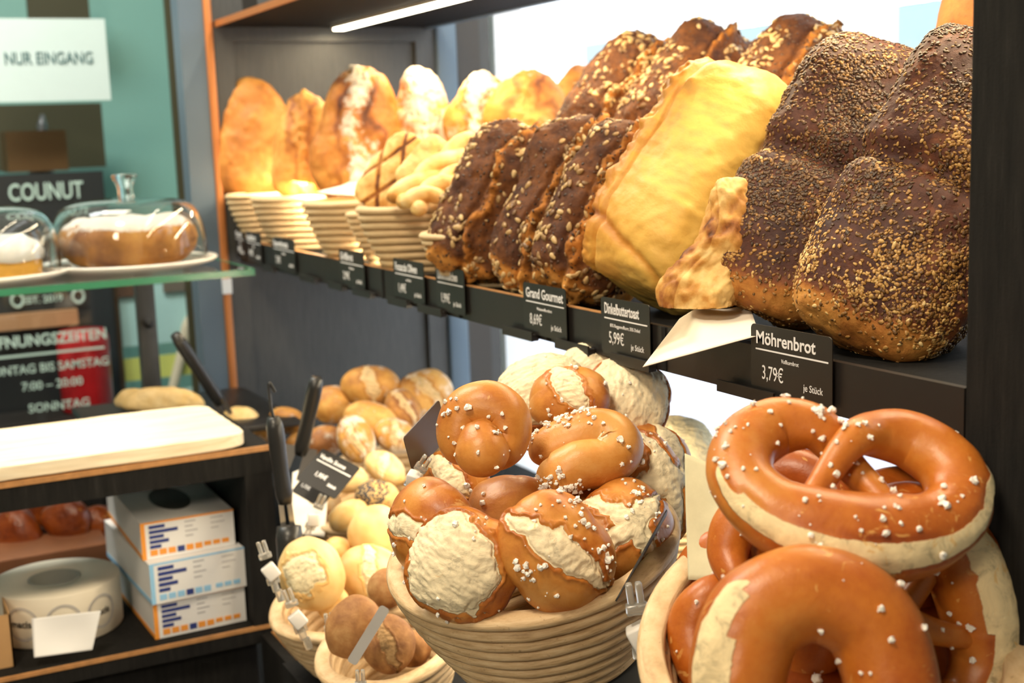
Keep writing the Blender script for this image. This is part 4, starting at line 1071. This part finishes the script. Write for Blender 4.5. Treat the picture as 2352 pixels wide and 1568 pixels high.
tool('black handled cake server standing between the roll baskets', W(728, 868, 1.62), W(690, 1042, 1.66), .0095, W(668, 1100, 1.68), 'cake_server', .022)
tool('long black handled tongs with hanging loop at the counter corner', W(628, 958, 1.44), W(655, 1155, 1.46), .0095, W(664, 1225, 1.47), bw=.008, strap=(W(622, 930, 1.44), W(618, 880, 1.44), W(632, 900, 1.44)))
u = MB().tube(rodpt(W(664, 1208, 1.47), W(668, 1330, 1.47), 5), np.array([.0135, .015, .0145, .014, .013]), 20).build('utensil_holder', M['blackplastic'], None, True); tag(u, 'short black holder tube in which the looped tongs stand', 'utensil holder')
sheet('liner_paper', [W(668, 1225, 1.72), W(745, 1232, 1.70), W(762, 1045, 1.80), W(672, 1085, 1.78)], M['paper'], 'white paper hanging behind the Vanille Scone tag', 'paper', sag=.003, seed=12)

# ================================================================== LEFT COUNTER
YC = 1.60
ct = empty('counter_cabinet', (.2, YC, .4)); tag(ct, 'black wooden counter cabinet with open shelf and worn copper coloured edges', 'counter')
P2(ct, 'top_board', MB().box((-.6, YC, 1.084), (.456, 1.835, 1.119)), M['black'])
P2(ct, 'worn_edge', MB().box((-.6, YC - .0015, 1.113), (.457, YC + .003, 1.1195)), M['worn'])
P2(ct, 'bottom_board', MB().box((-.6, YC, .862), (.456, 2.04, .884)), M['black'])
P2(ct, 'worn_edge', MB().box((-.6, YC - .0015, .880), (.457, YC + .003, .8848)), M['worn'])
P2(ct, 'side_panel', MB().box((.419, YC + .001, .884), (.455, 1.835, 1.084)), M['black'])
P2(ct, 'base', MB().box((-.6, YC + .02, 0), (.424, 2.04, .862)), M['black'])
# cutting board
def cboard():
    V, F, D = quadric(44, 14); x, y, z = V.T
    P = np.stack([(-.28 + .428) / 2 + x * (.428 + .28) / 2, 1.712 + y * .112, 1.1298 + z * .0102], 1)
    N = normals(P, F); P = P + N * (fbm(P * np.array([1, 3, 3]), 22, 3, 4) * .0016)[:, None]
    o = mesh('cutting_board', P, F, M['board']); tag(o, 'thick pale wooden board lying on top of the black counter', 'board')
cboard()
# flat breads behind the board
tray = MB().box((.30, 1.88, 1.075), (.585, 2.20, 1.085), .002).build('serving_tray', M['blackplastic'], None, True); tag(tray, 'dark tray behind the wooden board carrying flat golden breads', 'tray')
for px, py, d, hw, hh, lab, s in ((375, 918, 2.06, .062, .020, 'golden flat bread behind the middle of the wooden board', 101), (552, 965, 2.02, .030, .022, 'golden bread end sticking out past the board corner', 102), (312, 915, 2.10, .032, .016, 'small floury bread left of the golden flat bread', 104)):
    rustic('flatbread', px, py, d, hw, hh, .02, 0, lab, 'flat', s, .2, 0, group='breads behind the wooden board', rough=.06)
# glove boxes
orange = plain('orange_print', (.85, .33, .05), .5); navy = plain('navy_print', (.03, .05, .22), .5); sky = plain('sky_blue_print', (.30, .58, .85), .5); boxw = plain('white_carton', (.80, .80, .80), .5, var=.03)
grey = plain('grey_print', (.45, .45, .47), .5)
def glove_box(cx, y0, z0, w, l, h, rot, accent, label):
    e = empty('glove_box'); tag(e, label, 'carton', 'stack of glove cartons')
    MB().box((-w/2, 0, 0), (w/2, l, h)).build('carton', boxw, e)
    mb = MB().box((-w/2 - .0003, -.0003, h - .002), (w/2 + .0003, .001, h + .0003)).box((-w/2 - .0004, -.0004, 0), (-w/2 + .005, .0, h)).box((-w/2 - .0004, 0, 0), (-w/2, l, .006))
    mb.build('border_pattern', accent, e)
    tx = MB()
    for k in range(5): tx.box((-w/2 + .010, -.0006, h * (.82 - .135 * k)), (-w/2 + .010 + (.020, .036, .018, .024, .014)[k], -.0001, h * (.91 - .135 * k)))
    tx.box((-w/2 + .044, -.0006, .004), (-w/2 + .053, -.0001, .0115)); tx.build('name_lettering', navy, e)
    sz = MB()
    for k in (0, 1, 2, 4, 5): 
        if k < 3 or 1: sz.box((-w/2 + .010 + k * .0113 + (0 if k < 3 else 0), -.0006, .004), (-w/2 + .019 + k * .0113, -.0001, .0115))
    for k in range(3): sz.box((w/2 - .040 + k * .0115, -.0006, .006), (w/2 - .031 + k * .0115, -.0001, .0115))
    sz.build('size_lettering', accent, e)
    gp = MB()
    for k in range(4): gp.box((-w/2 + .055, -.0005, h * (.86 - .13 * k)), (-w/2 + .055 + (.014, .010, .016, .010)[k], -.0001, h * (.895 - .13 * k)))
    for k in range(3): gp.box((w/2 - .030, -.0005, h * (.86 - .14 * k)), (w/2 - .030 + (.016, .018, .010)[k], -.0001, h * (.885 - .14 * k)))
    gp.build('small_lettering', grey, e)
    if accent is orange and z0 > .98:
        V, F = prism([(.045 * math.cos(q) * .55, l * .42 + .06 * math.sin(q)) for q in np.linspace(0, 2 * PI, 24, endpoint=False)], h, h + .0005)
        mesh('opening', V, F, M['dark'], e, smooth=False)
    e.location = (cx, y0, z0); e.rotation_euler = (0, 0, math.radians(rot)); return e
glove_box(.357, 1.628, .8845, .118, .24, .0475, 2, orange, 'white glove carton with orange print, lowest of the stack')
glove_box(.357, 1.622, .9325, .122, .24, .052, 3, sky, 'white glove carton with light blue print, middle of the stack')
glove_box(.352, 1.640, .985, .118, .24, .0475, 0, orange, 'white glove carton with orange print and dark top opening, topmost')
# label roll
rl = empty('label_roll', (.198, 1.745, .8845)); tag(rl, 'big roll of white round shop stickers lying on the open counter shelf', 'label roll')
sidem = plain('cream_paper_roll', (.74, .68, .56), .55, var=.04)
P2(rl, 'paper_roll', MB().lathe([(.033, .002), (.080, .0), (.0815, .002), (.0815, .064), (.080, .066), (.034, .066), (.033, .064), (.033, .002)], 72), sidem, True)
P2(rl, 'core', MB().lathe([(.030, .004), (.0328, .004), (.0328, .0665), (.030, .0665), (.030, .004)], 48), plain('grey_core', (.35, .36, .32), .6), True)
for pa in list(rl.children): pa.matrix_parent_inverse = Matrix.Identity(4)
for ang in (-128, -92, -56):
    a = math.radians(ang); c = MB()
    for k in range(40):
        for r0, r1 in ((.0218, .0202), (.0190, .0183)):
            q0 = 2 * PI * k / 40; q1 = 2 * PI * (k + 1) / 40
            def pt(r, q): 
                th = a + r * math.cos(q) / .0822; return (.0822 * math.cos(th), .0822 * math.sin(th), .033 + r * math.sin(q))
            c.add([pt(r0, q0), pt(r0, q1), pt(r1, q1), pt(r1, q0)], [(0, 1, 2, 3)])
    ring = c.build('sticker_ring', grey, rl)
    t = text('macis', .0125, plain('dark_print', (.06, .06, .06), .5), rl, 0, 0, name='sticker_lettering', bold=.0003)
    me = t.data; co = np.zeros(len(me.vertices) * 3); me.vertices.foreach_get('co', co); co = co.reshape(-1, 3)
    th = a + (co[:, 0] - .0155) / .0822; me.vertices.foreach_set('co', np.stack([.0823 * np.cos(th), .0823 * np.sin(th), .029 + co[:, 1]], 1).ravel()); t.location = (0, 0, 0); me.update()
fl = sheet('x', [W(78, 1510, 1.585), W(212, 1492, 1.60), W(232, 1402, 1.61), W(72, 1420, 1.60)], boxw, 'x', 'x', sag=.002, seed=3)
fl.name = 'loose_label'; fl.data.name = 'loose_label'; del fl['label'], fl['category']; fl.parent = rl; fl.matrix_parent_inverse = Matrix.Translation(rl.location).inverted()
cb = MB().box((.085, 1.632, .8846), (.131, 1.634, .950)).box((.129, 1.632, .8846), (.131, 1.76, .950)).build('cardboard_box', plain('brown_cardboard', (.48, .28, .12), .7), None); tag(cb, 'edge of a brown cardboard box at the left border by the roll', 'box')
pk = MB().box((-.1, 1.93, .8845), (.30, 2.035, .93), .003).build('wooden_plank', plain('reddish_wood', (.36, .14, .06), .5, var=.2, scale=20), None, True); tag(pk, 'reddish wooden block behind the label roll under the brown breads', 'wood block')
for px, py, d, hw, hh, rot, lab, s in ((38, 1225, 1.97, .034, .040, 20, 'glossy brown stick bread at the left border inside the counter', 111), (158, 1195, 1.99, .036, .032, -40, 'brown stick bread with dark tip, middle of those inside the counter', 112), (222, 1205, 2.02, .032, .030, -30, 'brown stick bread end beside the topmost glove carton', 113), (100, 1170, 2.06, .03, .03, 0, 'brown stick bread at the back inside the counter', 114)):
    o = rustic('stick_bread', px, py, d, hw, hh, .026, rot, lab, 'pretzel', s, .75, -.4, group='breads inside the counter', rough=.05)

# ================================================================== GLASS SHELF AND CAKES
gs = empty('glass_shelf', (.27, 2.1, 1.30)); tag(gs, 'clear glass shelf with green edge carrying the cake domes', 'shelf')
P2(gs, 'glass_plate', MB().box((-.5, 1.953, 1.3002), (.545, 2.28, 1.3098)), M['glass'])
P2(gs, 'green_edge', MB().box((-.5, 1.9502, 1.3000), (.5482, 1.953, 1.3100)).box((.545, 1.953, 1.3000), (.5482, 2.28, 1.3100)), M['green_edge'])
su = P2(gs, 'support_post', MB().box((.431, 2.272, 1.0), (.462, 2.292, 1.2995), .002), M['panel'], True)
sk = P2(gs, 'support_knob', MB().tube(rodpt((.447, 2.262, 1.20), (.447, 2.273, 1.20), 3), .0075, 16), M['blackplastic'], True)
sk.parent = su; sk.matrix_parent_inverse = Matrix.Identity(4)
P2(gs, 'rear_rail', MB().box((-.5, 2.272, .86), (.54, 2.292, 1.0)), M['black'])
def dome(cx, cy, label_d, label_p, R=.119, H=.098, s=1):
    z0 = 1.3102
    pl = MB().lathe([(.002, .004), (.10, .004), (.126, .012), (.132, .0145), (.133, .0125), (.128, .008), (.10, .0), (.002, .0)], 72).build('cake_plate', M['porcelain'], None, True)
    pl.location = (cx, cy, z0); tag(pl, label_p, 'plate', 'white cake plates')
    e = empty('cake_dome', (cx, cy, z0 + .0100)); tag(e, label_d, 'glass dome', 'glass cake domes')
    o_ = [(R, .0), (R * .985, H * .35), (R * .93, H * .68), (R * .80, H * .90), (R * .55, H * .995), (.016, H * 1.03)]
    oc = catmull(np.array([(a, b, 0) for a, b in o_]), 6)[:, :2]
    ic = oc[::-1].copy(); ic[:, 0] = np.maximum(ic[:, 0] - .0022, .0005); ic[:, 1] -= np.linspace(.0022, 0, len(ic))
    prof = list(map(tuple, oc)) + [(.0005, H * 1.03)] 
    prof = list(map(tuple, ic[::-1])) [::1]
    full = list(map(tuple, oc)) + [(.0005, H * 1.03), (.0005, H * 1.03 - .0022)] + list(map(tuple, ic[1:])) + [tuple(oc[0])]
    g_ = MB().lathe(full, 72).build('glass_bell', M['glass'], e, True)
    kb = MB().lathe([(.0005, 0), (.013, 0), (.011, .008), (.0125, .018), (.019, .031), (.020, .034), (.017, .036), (.0005, .036)], 40).build('knob', M['glass'], g_, True); kb.location = (0, 0, H * 1.03)
    return z0 + .0045
zc = dome(.397, 2.112, 'glass cake dome with knob over the sugared ring cake', 'white plate under the sugared ring cake')
zc2 = dome(.170, 2.085, 'glass cake dome cut by the left border over the white iced cake', 'white plate under the white iced cake')
def ringcake():
    n = 120; prof = []; 
    a = np.linspace(0, 2 * PI, n, endpoint=False); rows = 30
    V = []
    for i in range(rows):
        q = 2 * PI * i / rows; rr = .060 + .036 * np.cos(q); zz = .034 + .034 * np.sin(q)
        fl_ = 1 + .05 * np.cos(a * 10) * (math.cos(q) > -.2) * max(0, math.cos(q * .5 - .6))
        V.append(np.stack([rr * fl_ * np.cos(a), rr * fl_ * np.sin(a), np.full(n, zz)], 1))
    V = np.concatenate(V); j = np.arange(n); j2 = (j + 1) % n
    F = np.concatenate([np.stack([i * n + j, i * n + j2, ((i + 1) % rows) * n + j2, ((i + 1) % rows) * n + j], 1) for i in range(rows)])
    N = normals(V, F); V = V + N * (fbm(V, 40, 4, 5) * .0045)[:, None]
    z = V[:, 2]; fl_ = ss(.042, .060, z + fbm(V, 40, 3, 2) * .014) * 1.3 + ss(.012, .004, z) * .7 - .3
    o = mesh('ring_cake', V, F, M['cake'], None, {'bake': .45 + fbm(V, 25, 3, 7) * .5, 'crumb': np.zeros(len(V)), 'flour': fl_})
    o.location = (.397, 2.112, zc + .0018); o.scale = (1.08, 1.08, 1.12); tag(o, 'brown ring cake thickly dusted with powdered sugar under the right dome', 'cake')
M['cake'] = bread('marbled_cake', [(0, (.72, .40, .10)), (.4, (.50, .22, .05)), (.7, (.22, .08, .03)), (1, (.08, .03, .015))], rough=.6, sc1=30, sc2=150, bmp=.001, spread=.3, flour=(.92, .90, .86))
ringcake()
ck = empty('iced_cake', (.170, 2.085, zc2 + .0005)); tag(ck, 'golden cake with thick white icing under the left dome', 'cake')
b_ = MB().lathe([(.001, 0), (.088, 0), (.091, .006), (.091, .03), (.001, .03)], 64).build('cake_body', plain('yellow_sponge', (.80, .42, .06), .7, var=.2, scale=60, bmp=.001), ck, True)
q_, f_ = lathe([(.001, .062), (.07, .060), (.088, .050), (.095, .036), (.094, .026), (.088, .030), (.001, .030)], 72)
q_ = np.array(q_); q_ = q_ + (fbm(q_, 25, 3, 2) * .005)[:, None]
mesh('icing', q_, f_, plain('white_icing', (.88, .87, .84), .4, var=.02), ck)

# ================================================================== BACKGROUND BEHIND THE GLASS DOOR
def bp(px, py, y): return on(px, py, 1, y)
def flat(name, px0, py0, px1, py1, y, th, mat, label=None, cat=None, parent=None, bev=0):
    a = bp(px0, py1, y); b = bp(px1, py0, y)
    o = MB().box((a[0], y, min(a[2], b[2])), (b[0], y + th, max(a[2], b[2])), bev).build(name, mat, parent, bev > 0)
    if label: tag(o, label, cat)
    return o
sg = empty('entrance_sign', (.44, 2.99, 1.69)); tag(sg, 'pale paper sign reading NUR EINGANG hanging on the teal glass door', 'sign')
P2(sg, 'paper', MB().box((.28, 2.99, 1.600), (.548, 2.991, 1.772)), plain('pale_blue_paper', (.60, .74, .74), .6, var=.03))
def wtext(body, s, mat, px, py, y, parent, sx=1, bold=.0005, ang=0, name='lettering'):
    o = text(body, s, mat, None, 0, 0, bold=bold, name=name); p_ = bp(px, py, y)
    o.matrix_world = Matrix.Translation(Vector(p_)) @ Matrix.Rotation(PI / 2, 4, 'X') @ Matrix.Rotation(ang, 4, 'Z') @ Matrix.Diagonal((sx, 1, 1, 1))
    o.parent = parent; o.matrix_parent_inverse = Matrix.Translation(parent.location).inverted(); return o
wtext('NUR EINGANG', .036, plain('dark_teal_print', (.05, .14, .15), .6), 10, 148, 2.9885, sg, sx=.74)
# door: teal frame with glass opening onto a dim room
structure(MB().box((.0, 3.56, 0), (.30, 3.6, 2.2)).build('door_1', M['olive']))
structure(MB().box((.522, 3.02, 0), (.56, 3.06, 2.8)).build('door_frame', M['teal'])) if False else None
pane = MB().box((.05, 2.90, .9), (.53, 2.903, 1.35)).build('glass_screen', None); pane.data.materials.append(bpy.data.materials['window_pane_glass'])
tag(pane, 'clear glass pane with white opening hours lettering before the red can', 'glass pane')
cbx = flat('chalk_board', -120, 392, 236, 1010, 3.06, .012, plain('black_chalk_board', (.016, .02, .022), .5), 'black opening hours board with white lettering behind the cake domes', 'sign')
lm = plain('pale_green_print', (.50, .68, .62), .6, var=.05)
wtext('COUNUT', .052, lm, 20, 462, 3.055, cbx, sx=.70, bold=.0008)
wtext('EST. 2019', .021, lm, 52, 698, 3.055, cbx)
wtext('ÖFFNUNGSZEITEN', .033, lm, -52, 806, 2.8985, pane, sx=.93, bold=.0008)
wtext('MONTAG BIS SAMSTAG', .026, lm, -40, 868, 2.8985, pane, sx=.93, bold=.0004)
wtext('7:00 – 20:00', .025, lm, 50, 898, 2.8985, pane, sx=1, bold=.0004)
wtext('SONNTAG', .026, lm, 66, 948, 2.8985, pane, sx=1, bold=.0004)
q = MB().box((bp(-60, 826, 2.898)[0], 2.897, bp(100, 814, 2.898)[2]), (bp(240, 800, 2.898)[0], 2.899, bp(100, 809, 2.898)[2])).build('rule', lm, None); q.parent = pane
for px, py, r_ in ((222, 520, .016), (232, 570, .024), (40, 690, .012), (180, 680, .012), (205, 500, .012)):
    c = bp(px, py, 3.053); t = np.linspace(0, 2 * PI, 24); pts = np.stack([c[0] + r_ * np.cos(t), np.full(24, 3.053), c[2] + r_ * 1.2 * np.sin(t)], 1)
    oo = MB().tube(pts, .003, 6).build('ornament', lm, None, True); oo.parent = cbx
dsp = empty('display_column', (.47, 3.035, .95)); 
a = bp(128, 940, 3.02); b = bp(246, 750, 3.02)
P2(dsp, 'can', MB().lathe([(.001, 0), (.052, 0), (.055, .006), (.055, .16), (.048, .178), (.001, .18)], 32), plain('red_can', (.50, .015, .02), .35, var=.1), True)
for c in dsp.children: c.matrix_parent_inverse = Matrix.Identity(4)
dsp.location = ((a[0] + b[0]) / 2, 2.97, a[2]); tag(dsp, 'red cylindrical can standing before the opening hours board', 'can')
stnd = MB().box((.2, 2.90, 0), (.52, 3.05, a[2] - .0005)).build('sideboard', M['dark']); tag(stnd, 'dark sideboard under the red can, hidden behind the wooden board', 'cabinet')
flat('tan_box', -40, 710, 178, 765, 3.02, .03, plain('tan_card', (.42, .24, .12), .6), 'tan brown box lid leaning on the opening hours board', 'box')
flat('wooden_crate', 20, 298, 150, 396, 3.10, .1, plain('dark_orange_wood', (.10, .05, .01), .6), 'dark brown crate on top of the opening hours board', 'crate')
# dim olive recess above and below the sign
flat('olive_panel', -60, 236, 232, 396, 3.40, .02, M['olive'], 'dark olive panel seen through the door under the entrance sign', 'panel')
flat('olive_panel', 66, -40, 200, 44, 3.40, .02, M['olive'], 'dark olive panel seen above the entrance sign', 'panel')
lamp_ = MB().tube(rodpt(bp(97, 400, 3.2), bp(97, 262, 3.2), 6), np.array([.03, .016, .010, .008, .012, .004]), 16).build('lamp_stand', plain('grey_metal', (.16, .16, .17), .4, metal=.5), None, True); tag(lamp_, 'slim grey lamp stand on the board behind the left dome', 'lamp')
# poster wall on the right: street poster in pale blue and green
po = empty('street_poster', (.62, 3.10, 1.05)); tag(po, 'pale blue and green poster behind the slim dark post', 'poster')
def pm(n, px0, py0, px1, py1, y, col): 
    a = bp(px0, py1, y); b = bp(px1, py0, y); return P2(po, n, MB().box((a[0], y, a[2]), (b[0], y + .004, b[2])), plain(n, col, .6, var=.15, scale=8))
pm('sky_area', 255, 640, 520, 800, 3.10, (.36, .60, .62))
pm('meadow_area', 255, 800, 520, 880, 3.098, (.52, .60, .16))
pm('water_area', 255, 880, 520, 1010, 3.099, (.45, .66, .64))
pm('header_strip', 200, 636, 320, 690, 3.09, (.09, .05, .03)); pm('header_strip', 376, 630, 520, 672, 3.09, (.12, .11, .09))
P2(po, 'statue_motif', MB().tube(catmull([bp(395, 900, 3.09), bp(420, 800, 3.09), bp(430, 745, 3.09), bp(455, 735, 3.09), bp(470, 900, 3.09)], 6), .012, 8), plain('beige_motif', (.55, .52, .40), .7), True)
pm('frame_left', 236, 640, 268, 1010, 3.088, (.10, .06, .03))
for k, (px, py) in enumerate(((480, 720), (478, 790), (482, 850))):
    c = bp(px, py, 3.085); V, F = cubesphere(6); oo = mesh('gold_motif', V * np.array([.012, .006, .028]) + c, F, plain('gold_motif', (.45, .28, .12), .6)); oo.parent = po; oo.matrix_parent_inverse = Matrix.Translation(po.location).inverted()
# price tag hung on the upper shelf
card4('price_tag', [bp(556, 28, 2.20), bp(590, 24, 2.18), bp(592, -22, 2.18), bp(556, -18, 2.20)], M['tagblack'], 'black and white tag hanging above the upper shelf edge')
